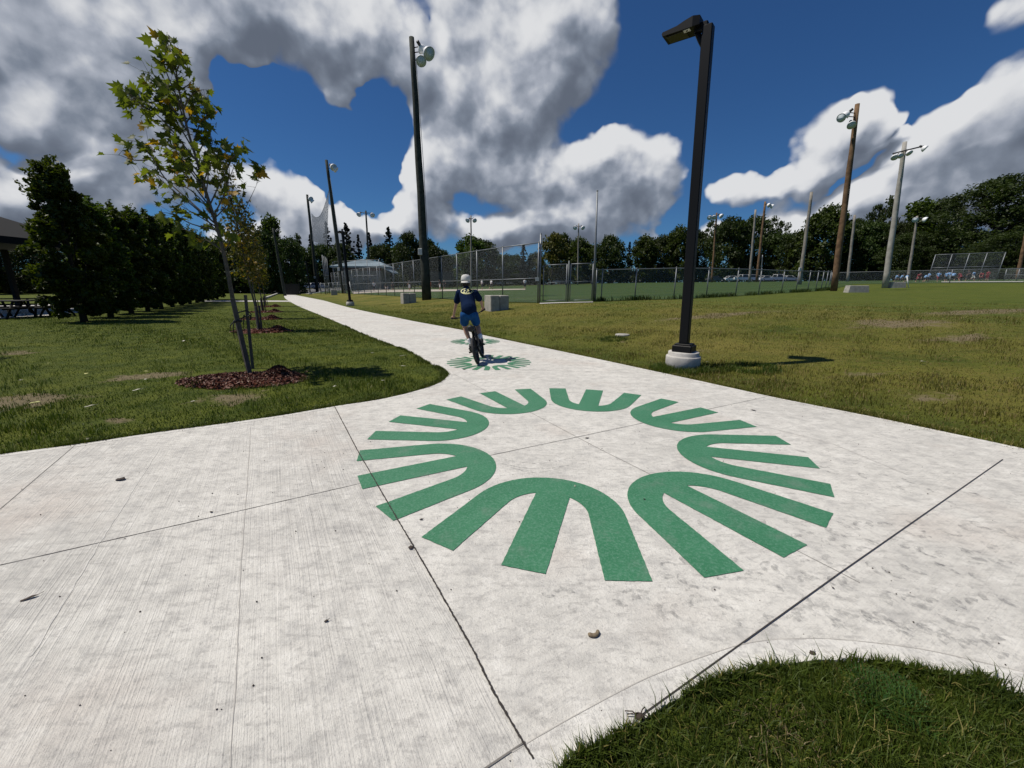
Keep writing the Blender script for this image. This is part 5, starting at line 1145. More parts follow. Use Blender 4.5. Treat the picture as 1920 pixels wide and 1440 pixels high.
def figure(pose, h, shirt, shorts, label, group, loc, rz, hair='hair', skin='skin', vox=.02):
    root = empty('person', loc, label, 'person', group, rz=rz); k = h/1.75
    V = lambda x, y, z: Vector((x*k, y*k, z*k))
    if pose == 'stand': hipz, kn, an, sh, hd, el, ha = .93, [(-.10, .02, .50), (.11, -.02, .50)], [(-.13, 0, .08), (.15, .02, .08)], 1.44, (0, -.02, 1.63), [(-.27, .03, 1.17), (.27, .02, 1.17)], [(-.27, -.10, .95), (.22, -.20, 1.08)]
    elif pose == 'crouch': hipz, kn, an, sh, hd, el, ha = .70, [(-.22, -.22, .48), (.22, -.20, .48)], [(-.24, .05, .08), (.24, .05, .08)], 1.13, (0, -.36, 1.28), [(-.27, -.30, .85), (.27, -.30, .85)], [(-.14, -.38, .62), (.16, -.38, .62)]
    else: hipz, kn, an, sh, hd, el, ha = .90, [(-.10, -.22, .52), (.10, .10, .46)], [(-.10, -.16, .10), (.10, .42, .20)], 1.40, (0, -.10, 1.60), [(-.28, .16, 1.18), (.28, -.12, 1.16)], [(-.24, .02, .98), (.22, -.36, 1.15)]
    dy = -.22 if pose == 'crouch' else -.03
    b = MB(); S = [V(-.19, dy, sh), V(.19, dy, sh)]; HP = [V(-.10, 0, hipz), V(.10, 0, hipz)]; b.capsule(V(0, dy*.2, hipz), V(0, dy, sh-.06), .14*k, .16*k); b.capsule(V(0, dy, sh), V(hd[0], hd[1], hd[2]-.10), .06*k, .055*k); b.ball(V(*hd), (.085*k, .10*k, .12*k)); b.ball(V(hd[0], hd[1]-.10, hd[2]-.02), (.02*k, .03*k, .03*k), 8, 5)
    for i in (0, 1):
        b.capsule(HP[i], V(*kn[i]), .09*k, .06*k); b.capsule(V(*kn[i]), V(*an[i]), .06*k, .04*k); b.capsule(V(*an[i]), V(an[i][0], an[i][1]-.16, .04 if an[i][2] < .12 else an[i][2]-.05), .045*k, .04*k)
        b.capsule(S[i], V(*el[i]), .055*k, .042*k); b.capsule(V(*el[i]), V(*ha[i]), .042*k, .03*k); b.ball(V(*ha[i])+V(0, -.03, -.03), (.035*k, .05*k, .06*k), 8, 6)
    fused(b, 'body', M[skin], root, vox, 1)
    b = MB(); b.capsule(V(0, dy*.3, hipz+.06), V(0, dy, sh-.08), .165*k, .185*k)
    for i in (0, 1): b.capsule(S[i], S[i].lerp(V(*el[i]), .7), .085*k, .075*k)
    fused(b, 'shirt', M[shirt], root, vox, 1)
    b = MB(); b.capsule(V(0, 0, hipz+.04), V(0, 0, hipz-.05), .165*k, .15*k)
    for i in (0, 1): b.capsule(HP[i], HP[i].lerp(V(*kn[i]), .95), .115*k, .09*k)
    fused(b, 'shorts', M[shorts], root, vox, 1)
    b = MB(); b.ball(V(hd[0], hd[1]+.015, hd[2]+.035), (.095*k, .105*k, .105*k)); b.build('hair', M[hair], root)
    return root
PROTOP = {}
def far_person(px, py, pose, h, shirt, shorts, label, group, rz=None, Y=None):
    b = G(px, py) if Y is None else gz(at(px, py, Y).x, Y); key = (pose, shirt, shorts); rz = random.uniform(0, 6.28) if rz is None else rz
    if key in PROTOP: o = copy_tree(PROTOP[key]); o.location = b; o.rotation_euler[2] = rz; tag(o, label, 'person', group); o.scale = (h/1.5,)*3; return
    o = figure(pose, 1.5, shirt, shorts, label, group, b, rz); o.scale = (h/1.5,)*3; PROTOP[key] = o
GI = 'players on the far infield'; GR = 'players in front of the right backstop'
for a_ in ((768, 545, 'stand', 1.7, 'cloth_dark', 'cloth_white', 'person in dark top left of the tall green pole'), (702, 548, 'run', 1.6, 'cloth_white', 'cloth_dark', 'pale player bending forward in front of the shed'), (726, 546, 'crouch', 1.6, 'cloth_dark', 'cloth_white', 'dark crouching player right of the shed'),
 (737, 546, 'run', 1.5, 'cloth_dark', 'cloth_dark', 'dark player between the shed and the tall green pole'), (807, 545, 'stand', 1.6, 'cloth_orange', 'cloth_orange', 'player in orange beside the tall green pole'), (825, 544, 'stand', 1.7, 'cloth_dark', 'cloth_white', 'player with white trousers left of the rider'),
 (833, 544, 'run', 1.7, 'cloth_dark', 'cloth_dark', 'dark player just left of the rider'), (904, 543, 'stand', 1.7, 'cloth_white', 'cloth_dark', 'pale player just right of the rider\'s shoulder'), (921, 542, 'run', 1.7, 'cloth_white', 'cloth_dark', 'player running in white right of the rider'), (984, 542, 'stand', 1.7, 'cloth_white', 'cloth_dark', 'lone player in white left of the tall end post')):
    far_person(a_[0], a_[1], a_[2], a_[3], a_[4], a_[5], a_[6], GI, Y=70)
for px, pose, h, shirt, shorts, lab in ((1678, 'crouch', 1.45, 'cloth_blue', 'cloth_dark', 'crouching player in light blue right behind the right barrier'), (1687, 'crouch', 1.45, 'cloth_blue', 'cloth_dark', 'second crouching light blue player behind the right barrier'), (1695.5, 'crouch', 1.45, 'cloth_blue', 'cloth_dark', 'third light blue player, next to the white guy marker'),
 (1720, 'crouch', 1.6, 'cloth_red', 'cloth_red', 'crouching player in dark red right of the white guy marker'), (1731, 'crouch', 1.35, 'cloth_blue', 'cloth_dark', 'small light blue player between the red player and the backstop'), (1739.5, 'stand', 1.3, 'cloth_blue', 'cloth_dark', 'standing light blue player at the left post of the backstop'), (1757, 'run', 1.4, 'cloth_blue', 'cloth_red', 'player in light blue top and red shorts before the backstop'),
 (1772, 'stand', 1.3, 'cloth_blue', 'cloth_dark', 'left player of the light blue huddle'), (1777, 'stand', 1.4, 'cloth_blue', 'cloth_white', 'middle player of the light blue huddle'), (1784, 'crouch', 1.6, 'cloth_blue', 'cloth_dark', 'right bending player of the light blue huddle'), (1800, 'crouch', 1.5, 'cloth_red', 'cloth_red', 'crouching player in red right of the light blue huddle'),
 (1813, 'run', 1.5, 'cloth_dark', 'cloth_dark', 'dark clothed player before the right part of the backstop'), (1822, 'run', 1.4, 'cloth_blue', 'cloth_white', 'light blue player walking beside the dark clothed one'), (1840, 'crouch', 1.5, 'cloth_red', 'cloth_red', 'left of two red players at the right end of the backstop'), (1849, 'stand', 1.35, 'cloth_red', 'cloth_red', 'right of two red players at the right end of the backstop')):
    far_person(px, 529, pose, h, shirt, shorts, lab, GR, Y=60)

# ------------------------------------------------------------------ bicycle, leaning a little to the left
RC = G(897, 683); FC = G(904, 670.5); hdg = (FC-RC); WB = .93; hdg = Vector((hdg.x, hdg.y, 0)).normalized(); LEAN = R(13)
side_ = Vector((hdg.y, -hdg.x, 0)); upv = (Z*math.cos(LEAN)-side_*math.sin(LEAN)).normalized(); sd = (side_*math.cos(LEAN)+Z*math.sin(LEAN)).normalized()
bike = empty('bicycle', RC, 'black bicycle ridden away along the path by the child', 'bicycle')
def bk(f, s, u): return hdg*f+sd*s+upv*u
WR = .262
def wheel(f, turn=0.0):
    c = bk(f, 0, WR); Q = Matrix((hdg, upv, sd)).transposed()
    if turn: Q = Matrix.Rotation(turn, 3, upv) @ Q
    t = MB(); n = 40; rr = 8; vs = []; fs = []
    for i in range(n):
        a = 2*math.pi*i/n
        for j in range(rr): b = 2*math.pi*j/rr; r = WR-.027+.027*math.cos(b)*(1+.04*(i % 2)); vs.append(c+Q @ Vector((r*math.cos(a), r*math.sin(a), .027*math.sin(b))))
    for i in range(n):
        for j in range(rr): fs.append((i*rr+j, ((i+1) % n)*rr+j, ((i+1) % n)*rr+(j+1) % rr, i*rr+(j+1) % rr))
    t.add(vs, fs, True); w = t.build('wheel', M['rubber'], bike)
    r = MB(); r.lathe([(WR-.050, -.013), (WR-.045, -.016), (WR-.045, .016), (WR-.060, .012), (WR-.060, -.012)], c, 32, Q); r.build('rim', M['fixture_dark'], w)
    sp = MB()
    for i in range(28): a = 2*math.pi*i/28; sp.tube([c+Q @ Vector((0, 0, .02*(-1)**i)), c+Q @ Vector(((WR-.05)*math.cos(a), (WR-.05)*math.sin(a), 0))], .0014, 3, cap=False)
    sp.tube([c+Q @ Vector((0, 0, -.055)), c+Q @ Vector((0, 0, .055))], .017, 8); sp.build('spokes', M['galv_dark'], w)
wheel(0); wheel(WB, R(-4))
fr_ = MB(); BB, ST, HT, HB_ = bk(.37, 0, .29), bk(.22, 0, .56), bk(.76, 0, .70), bk(.80, 0, .60)
fr_.tube([BB, ST], .017, 8); fr_.tube([bk(.24, 0, .53), HT], .018, 8); fr_.tube([BB, HB_], .021, 8); fr_.tube([bk(.755, 0, .74), bk(.81, 0, .57)], .024, 8)
for s in (-1, 1): fr_.tube([BB, bk(.2, s*.05, .28), bk(0, s*.06, WR)], .010, 6); fr_.tube([ST, bk(.12, s*.045, .43), bk(0, s*.06, WR)], .009, 6)
fr_.build('frame', M['black_metal'], bike)
fk = MB(); fk.tube([bk(.81, 0, .57), bk(.82, 0, .545)], .03, 8)
for s in (-1, 1): fk.tube([bk(.82, s*.05, .545), bk(.88, s*.052, .38), bk(WB, s*.055, WR)], [.017, .014, .011], 6)
fk.build('fork', M['black_metal'], bike)
sd_ = MB(); sd_.tube([ST, bk(.185, 0, .665)], .013, 8); sd_.build('seat_post', M['black_metal'], bike)
sd_ = MB(); sd_.tube([bk(.06, 0, .69), bk(.10, 0, .70), bk(.20, 0, .70), bk(.31, 0, .69)], [.045, .068, .045, .020], 10, sx=.5 if False else 1.0); sd_.build('saddle', M['shoe'], bike)
HL_ = at(846, 597, RC.y+.78)-RC; HR_ = at(909, 579.5, RC.y+.84)-RC; HC = bk(.80, 0, .86)
hb = MB(); hb.tube([bk(.755, 0, .74), HC+hdg*.03], .017, 8); hb.tube([HL_, HL_.lerp(HC, .55)+upv*.01, HC-sd*.05-upv*.015, HC+sd*.05-upv*.015, HR_.lerp(HC, .55)+upv*.01, HR_], .012, 8); hbo = hb.build('handlebar', M['black_metal'], bike)
for e_, t_ in ((HL_, HL_.lerp(HC, .30)), (HR_, HR_.lerp(HC, .30))): gr_ = MB(); gr_.tube([e_+(e_-t_).normalized()*.01, t_], .018, 8); gr_.build('grip', M['rubber'], hbo)
ck = MB(); ck.lathe([(.0, -.004), (.075, -.004), (.075, .004), (0, .004)], BB+sd*.045, 20, Matrix((hdg, upv, sd)).transposed()); ck.build('chainring', M['galv_dark'], bike)
PLc, PRc = BB+hdg*.02-upv*.02, BB
PL = bk(.50, -.13, .245); PR = bk(.245, .14, .325)
for nm, s, P_ in (('l', -1, PL), ('r', 1, PR)):
    c = MB(); c.tube([BB+sd*(s*.06), P_-sd*(s*.05)], .011, 6); c.build('crank', M['black_metal'], bike)
    c = MB(); c.box(P_, (.10, .09, .02), M=Matrix((sd, hdg, upv)).transposed(), bev=.004); c.build('pedal', M['shoe'], bike)
cg = MB(); cg.tube([bk(0, -.06, WR), bk(0, -.12, WR)], .018, 8); cg.tube([bk(0, .06, WR), bk(0, .10, WR)], .014, 8); cg.build('axle_pegs', M['black_metal'], bike)
ch_ = MB(); ch_.tube([bk(.37, .045, .365), bk(0, .045, WR+.03)], .005, 4); ch_.tube([bk(.37, .045, .215), bk(0, .045, WR-.03)], .005, 4); ch_.build('chain', M['galv_dark'], bike)

# ------------------------------------------------------------------ the child riding, standing on the pedals
kid = empty('person', RC, 'child in white cap, navy shirt and blue shorts riding away, standing on the pedals', 'person')
def J(px, py, dy): return at(px, py, RC.y+dy)-RC
head = J(873.5, 527, .62); neck = J(874.5, 541, .57); shL, shR = J(861, 549.5, .56), J(891, 549.5, .58); chest = J(876, 556, .50); waist = J(878, 572, .36); hip = J(879.5, 586, .27); hipL, hipR = J(872.5, 591, .29), J(887.5, 590.5, .29)
elL, elR = J(855, 571, .66), J(901.5, 564.5, .70); haL = HL_.lerp(HC, .12)+upv*.028; haR = HR_.lerp(HC, .12)+upv*.028
footL = PL+upv*.05; footR = PR+upv*.05; anL = footL+Vector((0, -.07, .075)); anR = footR+Vector((-.01, -.08, .07))
knL = J(871, 612, .52); knR = J(895.5, 611, .42)
b = MB(); b.capsule(hip, waist, .115, .098); b.capsule(waist, chest, .098, .115); b.capsule(chest, neck-Z*.03, .10, .06); b.capsule(shL, shR, .052, .052); b.capsule(neck-Z*.04, neck.lerp(head, .5), .047, .044)
b.ball(head, (.074, .090, .102), 18, 12); b.ball(head+Vector((0, .085, -.015)), (.016, .02, .022), 8, 6); b.ball(head+Vector((0, .06, -.07)), (.04, .035, .03), 10, 6)
for s in (-1, 1): b.ball(head+Vector((s*.076, -.005, -.012)), (.012, .02, .028), 8, 6)
for s_, e_, h_ in ((shL, elL, haL), (shR, elR, haR)): b.capsule(s_, e_, .043, .033); b.capsule(e_, e_.lerp(h_, .93), .034, .022)
for h_, k_, a_ in ((hipL, knL, anL), (hipR, knR, anR)):
    b.capsule(h_, k_, .078, .050); m_ = k_.lerp(a_, .33)+Vector((0, -.018, 0)); b.capsule(k_, m_, .048, .050); b.capsule(m_, a_, .050, .030); b.capsule(a_, a_+Vector((0, .06, -.05)), .03, .03)
def hand(hc, out):
    """palm over the bar with the fingers curled round the grip and a thumb beneath"""
    d = (out).normalized(); fw = hdg; b.capsule(hc-d*.028-fw*.018+Z*.004, hc+d*.028-fw*.018+Z*.004, .017, .016)
    for i, (L, r) in enumerate(((.85, .0088), (1.0, .0092), (.95, .009), (.78, .0078))):
        p0 = hc+d*(-.030+i*.020)-fw*.004+Z*.014; p1 = p0+fw*.032*L+Z*.002; p2 = p1+fw*.008-Z*.026*L; p3 = p2-fw*.018*L-Z*.008
        for a0, a1 in ((p0, p1), (p1, p2), (p2, p3)): b.capsule(a0, a1, r, r*.93, 8)
    t0 = hc-d*.030-fw*.020; t1 = t0-d*.012+fw*.022-Z*.014; t2 = t1+fw*.016-Z*.012; b.capsule(t0, t1, .0105, .0095, 8); b.capsule(t1, t2, .0095, .008, 8)
hand(haL, HL_-HC); hand(haR, HR_-HC)
for e_, h_ in ((elL, haL), (elR, haR)): b.capsule(e_.lerp(h_, .8), h_-hdg*.02, .024, .018)
body = fused(b, 'body', M['skin'], kid, .0065, 2)
b = MB(); b.capsule(hip+Z*.07-hdg*.01, waist, .158, .150); b.capsule(waist, chest, .150, .158); b.capsule(chest, neck-Z*.045, .145, .090); b.capsule(neck-Z*.03, neck+Z*.004, .085, .066); b.capsule(shL+Vector((.0, 0, .0)), shR+Vector((.0, 0, .0)), .074, .074)
b.capsule(shL, shL.lerp(elL, .66), .072, .070); b.capsule(shR, shR.lerp(elR, .66), .072, .070); b.ball(waist+Vector((.02, -.05, -.03)), (.10, .08, .07))
shirt = fused(b, 'shirt', M['navy'], kid, .011, 3)
b = MB(); b.capsule(hip+Z*.035, hip-Z*.03, .135, .125); b.ball(hip+Vector((-.055, -.05, -.03)), .085); b.ball(hip+Vector((.06, -.05, -.03)), .085)
b.capsule(hipL+Vector((-.005, 0, 0)), hipL.lerp(knL, .62)+Vector((-.005, -.01, 0)), .105, .088); b.capsule(hipR, hipR.lerp(knR, .62)+Vector((0, -.01, 0)), .105, .088)
fused(b, 'shorts', M['royal'], kid, .011, 3)
b = MB(); b.ball(head+Vector((0, -.012, -.028)), (.084, .094, .088), 16, 10); b.ball(head+Vector((0, -.045, -.075)), (.068, .05, .045), 12, 8); fused(b, 'hair', M['hair'], kid, .010, 1)
cp = MB(); Qc = Matrix.Rotation(R(-6), 3, 'X')
cp.lathe([(.099, -.038), (.102, -.005), (.100, .035), (.088, .072), (.060, .092), (.02, .099), (.0, .100)], head+Vector((0, 0, .028)), 24, Qc @ Matrix.Diagonal((.96, 1.08, 1)))
cap_ = cp.build('cap', M['cap_white'], kid)
cp = MB(); vs = []; n = 12
for r0, z0 in ((1.0, -.028), (1.75, -.062)):
    for i in range(n+1): a = math.pi*(-.5+1.0*i/n)+math.pi*1.5-math.pi; a = -math.pi*(.14+.72*i/n); vs.append(head+Vector((.098*math.cos(a)*(1 if r0 == 1 else 1.02), .106*math.sin(a)*r0*.92, .028+z0)))
cp.add(vs, [(i, i+1, n+2+i, n+1+i) for i in range(n)], True); q = cp.build('brim', M['cap_white'], cap_); so = q.modifiers.new('thick', 'SOLIDIFY'); so.thickness = .004
cp = MB(); cp.ball(head+Vector((0, 0, .128)), (.008, .008, .006), 8, 5); cp.build('button', M['cap_white'], cap_)
for a_, k_, f_, m_ in ((anL, knL, footL, 0), (anR, knR, footR, 1)):
    b = MB(); u_ = a_.lerp(k_, .30); b.tube([a_+Z*-.03, a_, a_.lerp(k_, .22), u_], [.036, .037, .044, .048], 14); b.build('sock', M['sock'], kid)
    b = MB(); dn = -.35 if m_ == 0 else -.05; fd = Vector((0, math.cos(dn), math.sin(dn))); hl = a_+Vector((0, -.035, -.045)); to = hl+fd*.21
    b.capsule(hl, hl.lerp(to, .45), .040, .042, 12); b.capsule(hl.lerp(to, .45), to, .044, .034, 12); b.capsule(a_+Z*-.005, hl, .041, .040, 12); sh_ = fused(b, 'shoe', M['shoe'], kid, .008, 2)
    b = MB(); Qs = Matrix((Vector((1, 0, 0)), fd, Vector((1, 0, 0)).cross(fd))).transposed(); b.box(hl.lerp(to, .5)-Qs @ Vector((0, 0, .042)), (.082, .27, .018), M=Qs, bev=.004); b.build('sole', M['rubber'], sh_)
# oval print across the shoulders of the shirt
M['print'] = mat('pale_yellow_print', (.68, .66, .34), .8); M['print_white'] = mat('white_print', (.70, .70, .68), .8)
pc = J(873.5, 546, .30); pr = MB(); n = 40; rx, rz_ = .125, .056
def ring(k0, k1, x=0, z=0, a0=0, a1=1.0):
    vs = []; m = int(n*(a1-a0))
    for i in range(m+1): a = 2*math.pi*(a0+(a1-a0)*i/m); vs += [pc+Vector((x+rx*k0*math.cos(a), 0, z+rz_*k0*math.sin(a))), pc+Vector((x+rx*k1*math.cos(a), 0, z+rz_*k1*math.sin(a)))]
    pr.add(vs, [(2*i, 2*i+1, 2*i+3, 2*i+2) for i in range(m)])
ring(.86, 1.0); o1 = None
def dab(*p):
    for (x0, z0), (x1, z1) in zip(p[:-1], p[1:]):
        d = Vector((x1-x0, 0, z1-z0)); nn_ = Vector((-d.z, 0, d.x)).normalized()*.006; a0 = pc+Vector((x0, 0, z0)); a1 = pc+Vector((x1, 0, z1)); pr.add([a0-nn_, a1-nn_, a1+nn_, a0+nn_], [(0, 1, 2, 3)])
dab((-.09, .012), (-.05, .026), (-.02, .012), (-.055, -.002), (-.03, -.026), (-.075, -.022)); dab((.0, -.030), (.012, .026), (.045, .022), (.040, .002), (.010, .0)); dab((.055, -.024), (.085, .020), (.10, -.010)); dab((-.10, -.012), (-.06, -.034), (.0, -.038), (.06, -.034))
po = pr.build('print', M['print'], shirt)
sb = po.modifiers.new('wrap', 'SHRINKWRAP'); sb.target = shirt; sb.wrap_method = 'PROJECT'; sb.use_project_x = False; sb.use_project_y = True; sb.use_project_z = False; sb.use_positive_direction = True; sb.use_negative_direction = True; sb.offset = .004
# ------------------------------------------------------------------ real blades of grass near the camera
M['blade'] = leaf_mat('grass_blades', (.026, .044, .006), (.095, .130, .015), alt=(.22, .19, .06), altw=.07, trans=.30, nscale=1.5)
M['blade_lawn'] = leaf_mat('lawn_blades', (.030, .052, .005), (.115, .150, .014), alt=(.20, .18, .055), altw=.08, trans=.25, nscale=1.0)
M['blade_dry'] = leaf_mat('dry_lawn_blades', (.044, .058, .006), (.170, .160, .022), alt=(.28, .22, .09), altw=.22, trans=.25, nscale=1.0)
def blades(name, x, y, h, w, m, label, rng, bend=.9, segs=2):
    n = len(x); z = zg(x, y)-.012; a = rng.random(n)*6.283; h = h*(.45+.85*rng.random(n)); w = w*(.7+.6*rng.random(n)); la = rng.random(n)*6.283; lean = bend*rng.random(n)**1.3*h
    B0 = np.stack([x, y, z-.004], 1); side = np.stack([np.cos(a), np.sin(a), np.zeros(n)], 1); ld = np.stack([np.cos(la), np.sin(la), np.zeros(n)], 1)
    mid = B0+ld*(lean*.28)[:, None]+np.array([0, 0, 1])*(h*.58)[:, None]; tip = B0+ld*lean[:, None]+np.array([0, 0, 1])*(h*(1-.32*(lean/np.maximum(h, 1e-6))**2))[:, None]
    W = side*w[:, None]*.5; V = np.stack([B0-W, B0+W, mid+W*.8, mid-W*.8, tip], 1).reshape(-1, 3); o = (np.arange(n)*5)[:, None]
    F = np.concatenate([o+np.array([[0, 1, 2]]), o+np.array([[0, 2, 3]]), o+np.array([[3, 2, 4]])]); t = rng.random(n)
    ob = np_mesh(name, V, F, m, None, np.repeat(t, 5)); tag(ob, label, kind='stuff'); return ob
rg = np.random.default_rng(77)
def uneven(x, y, lo, hi):
    q = np.sin(x*2.3+y*3.1)+np.sin(x*5.1-y*4.3+1)+np.sin(x*.9+y*1.3+2)+.8*np.sin(x*11+y*9); return lo+(hi-lo)*np.clip(q/3+.35, 0, 1)**1.6
# grass island at the lower right
n = 90000; x = rg.uniform(-.25, 3.4, n); y = rg.uniform(.35, 1.55, n); isl = ISLAND+[(5.2, -3), (-.2, -3)]
d = np.hypot(x-1.0, y); k = inside(isl, x, y) & (rg.random(n) < np.clip(1.5/np.maximum(.6, d), .3, 1)); x, y = x[k], y[k]
hv = .045+.030*np.clip(np.sin(x*7+y*5)+np.sin(x*3.1-y*9)+.6, 0, 1.6)
blades('grass', x, y, hv, .0036, M['blade'], 'dense dark green grass of the rounded island at the lower right', rg, bend=1.3)
n = 700; x = rg.uniform(-.1, 3.2, n); y = rg.uniform(.6, 1.45, n); k = inside(isl, x, y); blades('grass', x[k], y[k], .11, .0040, M['blade'], 'taller stray blades in the lower right grass island', rg, bend=1.2)
n = 9000; x = rg.uniform(-.2, 3.3, n); y = rg.uniform(.5, 1.5, n); k = inside(isl, x, y) & (np.sin(x*11+y*4)+np.sin(y*13-x*6) > .3); M['thatch'] = leaf_mat('dead_thatch', (.11, .085, .045), (.24, .19, .10), trans=.1)
blades('dead_grass', x[k], y[k], .045, .0034, M['thatch'], 'dry straw-coloured thatch among the grass of the lower right island', rg, bend=2.2)
# verge and lawns, thinner with distance
def scatter(n, x0, x1, y0, y1, test, d0, p, fade=None):
    x = rg.uniform(x0, x1, n); y = rg.uniform(y0, y1, n); d = np.hypot(x, y); f = 1.0 if fade is None else np.clip((y-fade[0])/fade[1], 0, 1)*np.clip((fade[2]-y)/fade[3], 0, 1)
    k = (rg.random(n) < f* np.minimum(1, (d0/d)**p)) & test(x, y) & (np.abs(x) < 1.40*y+.6); return x[k], y[k]
PXY = PATH
bed = [(T0.x-.04, T0.y-.02, .86, .50)]
def lawn(x, y):
    ok = ~inside(PXY, x, y)
    for cx, cy, rx, ry in bed: ok &= ((x-cx)/rx)**2+((y-cy)/ry)**2 > 1
    return ok
BARE = [(G(px, py), rx, ry) for px, py, rx, ry in ((275, 705, .6, .2), (15, 752, .6, .25), (430, 745, .4, .2), (1610, 700, .6, .18), (1760, 745, .5, .25), (1167, 640, .4, .22), (205, 790, .3, .1))]
def wear(x, y):
    k = np.ones(x.shape, bool)
    for c, rx, ry in BARE: k &= (((x-c.x)/rx)**2+((y-c.y)/ry)**2+.5*np.sin(x*31)+.5*np.sin(y*41+x*17) > .9) | (rg.random(x.shape) < .15)
    return k & (rg.random(x.shape) < .62+.38*np.clip(np.sin(x*2.1+1)+np.sin(y*2.7+x*.8)+np.sin(x*5.9-y*4.6+2)+1.2, 0, 1))
x, y = scatter(1150000, -19, -.2, 3.4, 19, lambda x, y: lawn(x, y) & wear(x, y), 4.2, 1.8, (0, 1, 19, 7)); blades('grass', x, y, uneven(x, y, .028, .085), .0065, M['blade_lawn'], 'short uneven grass of the lawn at the left', rg, bend=1.0)
x, y = scatter(1150000, 1.0, 20, 3.2, 19, lambda x, y: lawn(x, y) & wear(x, y), 4.2, 1.8, (0, 1, 19, 7)); blades('grass', x, y, uneven(x, y, .026, .085), .0065, M['blade_dry'], 'short drying grass of the lawn at the right', rg, bend=1.0)
x, y = scatter(620000, -30, -2, 9, 34, lambda x, y: lawn(x, y), 9, 1.5, (9, 8, 34, 16)); blades('grass', x, y, uneven(x, y, .032, .080), .012, M['blade_lawn'], 'short grass of the left lawn farther off', rg, bend=1.0)
x, y = scatter(700000, -10, 36, 9, 34, lambda x, y: lawn(x, y) & ((x-3.0)*.852+(y-7)*.524 < 13.5+rg.normal(size=x.shape)*1.2), 9, 1.5, (9, 8, 34, 16)); blades('grass', x, y, uneven(x, y, .028, .080), .012, M['blade_dry'], 'short grass of the right lawn farther off', rg, bend=1.0)
# longer tufts hanging over the edges of the path
def edge_tufts(line, n, off, h, m, lab, side):
    L = np.array(line); i = rg.integers(0, len(L)-1, n); u = rg.random(n); p = L[i]+(L[i+1]-L[i])*u[:, None]; t = L[i+1]-L[i]; t /= np.linalg.norm(t, axis=1)[:, None]+1e-9
    nn_ = np.stack([-t[:, 1], t[:, 0]], 1)*side; q = p+nn_*(np.abs(rg.normal(size=n))*off-.004)[:, None]; cl = np.sin(q[:, 0]*9)+np.sin(q[:, 1]*13+q[:, 0]*5)+.7*rg.normal(size=n) > -.4; k = cl & (q[:, 1] > .5); blades('grass', q[k, 0], q[k, 1], h, .006, m, lab, rg, bend=1.2)
edge_tufts([p for p in LAWN_L if p[1] < 16], 26000, .05, .050, M['blade_lawn'], 'grass fringe along the left edge of the path', 1)
edge_tufts([p for p in EDGE_R if p[1] < 16], 30000, .06, .055, M['blade_dry'], 'grass fringe along the right edge of the path', -1)
edge_tufts([p for p in ISLAND if .5 < p[1]], 9000, .02, .060, M['blade'], 'grass fringe round the lower right island', -1)
edge_tufts([p for p in EDGE_R if p[1] < 12], 1500, -.045, .028, M['thatch'], 'dry clippings spilled on the right edge of the path', -1)
edge_tufts([p for p in LAWN_L if p[1] < 12], 900, -.030, .028, M['thatch'], 'dry clippings spilled on the left edge of the path', 1)
for cx, cy, n, r, h in ((1278, 692, 2600, .34, .10), (1330, 690, 1200, .3, .09), (1240, 692, 900, .15, .10), (1150, 636, 900, .3, .07), (1410, 690, 1500, .35, .08)):
    c = G(cx, cy); a = rg.random(n)*6.283; rr = r*(1+.25*rg.normal(size=n)); blades('grass', c.x+rr*np.cos(a), c.y+rr*np.sin(a), h, .008, M['blade'], 'longer grass tuft round %s' % {1278: 'the lamp base', 1330: 'the right of the lamp base', 1240: 'the left of the lamp base', 1150: 'the valve cover', 1410: 'a spot in the right lawn'}[cx], rg)  # rings of longer, darker blades; the ground inside keeps its level
# weeds under the field fence
B3 = np.array([tuple(p)[:2] for p in F3]); n = 5200; i = rg.integers(0, len(B3)-1, n); u = rg.random(n); p = B3[i]+(B3[i+1]-B3[i])*u[:, None]+rg.normal(size=(n, 2))*.14
k = np.sin(p[:, 0]*1.1)+np.sin(p[:, 0]*2.7+1)+.8*rg.normal(size=n) > .3; blades('weeds', p[k, 0], p[k, 1], .26, .04, M['leaf_mid'], 'dark weeds growing along the foot of the field fence', rg, bend=.7)

# ------------------------------------------------------------------ feathery weed in the island
fw = G(1655, 1325); root = empty('feathery_weed', fw, 'feathery bright green weed in the lower right grass', 'weed'); M['weed'] = leaf_mat('feathery_weed_leaf', (.014, .060, .008), (.060, .150, .022), trans=.3)
V = []; F = []
def sliver(p, q, w):
    n_ = np.cross(q-p, np.array([.2, .3, 1.])); n_ /= np.linalg.norm(n_)+1e-9; o = len(V); V.extend([p-n_*w*.5, p+n_*w*.5, q+n_*w*.2, q-n_*w*.2]); F.append((o, o+1, o+2, o+3))
for s in range(10):
    a = s*2.4+rg.random()*.5; L = .10+.07*rg.random(); el_ = .35+.6*rg.random(); d = np.array([math.cos(a)*math.cos(el_), math.sin(a)*math.cos(el_), math.sin(el_)]); sidev = np.array([-math.sin(a), math.cos(a), 0]); prev = np.array([0, 0, .03])
    for j in range(8):
        u = (j+1)/8; p = d*L*u+np.array([0, 0, -.30*u*u*L+.03]); sliver(prev, p, .0032); prev = p; w = L*.34*math.sin(math.pi*min(1, u*.85+.12))**.8*(.8+.4*rg.random())
        for sg in (-1, 1):
            tip = p+sidev*sg*w+d*w*.6+np.array([0, 0, .012*(rg.random()-.4)]); sliver(p, tip, .0034)
            for q in range(3):
                c = p+(tip-p)*(.35+.25*q)
                for s2 in (-1, 1): sliver(c, c+(d*.9*s2+sidev*sg*.6)*.009*(1.1-.25*q)+np.array([0, 0, .004*(rg.random()-.5)]), .0036)
np_mesh('fronds', np.array(V), np.array(F), M['weed'], root, rg.random(len(V)))
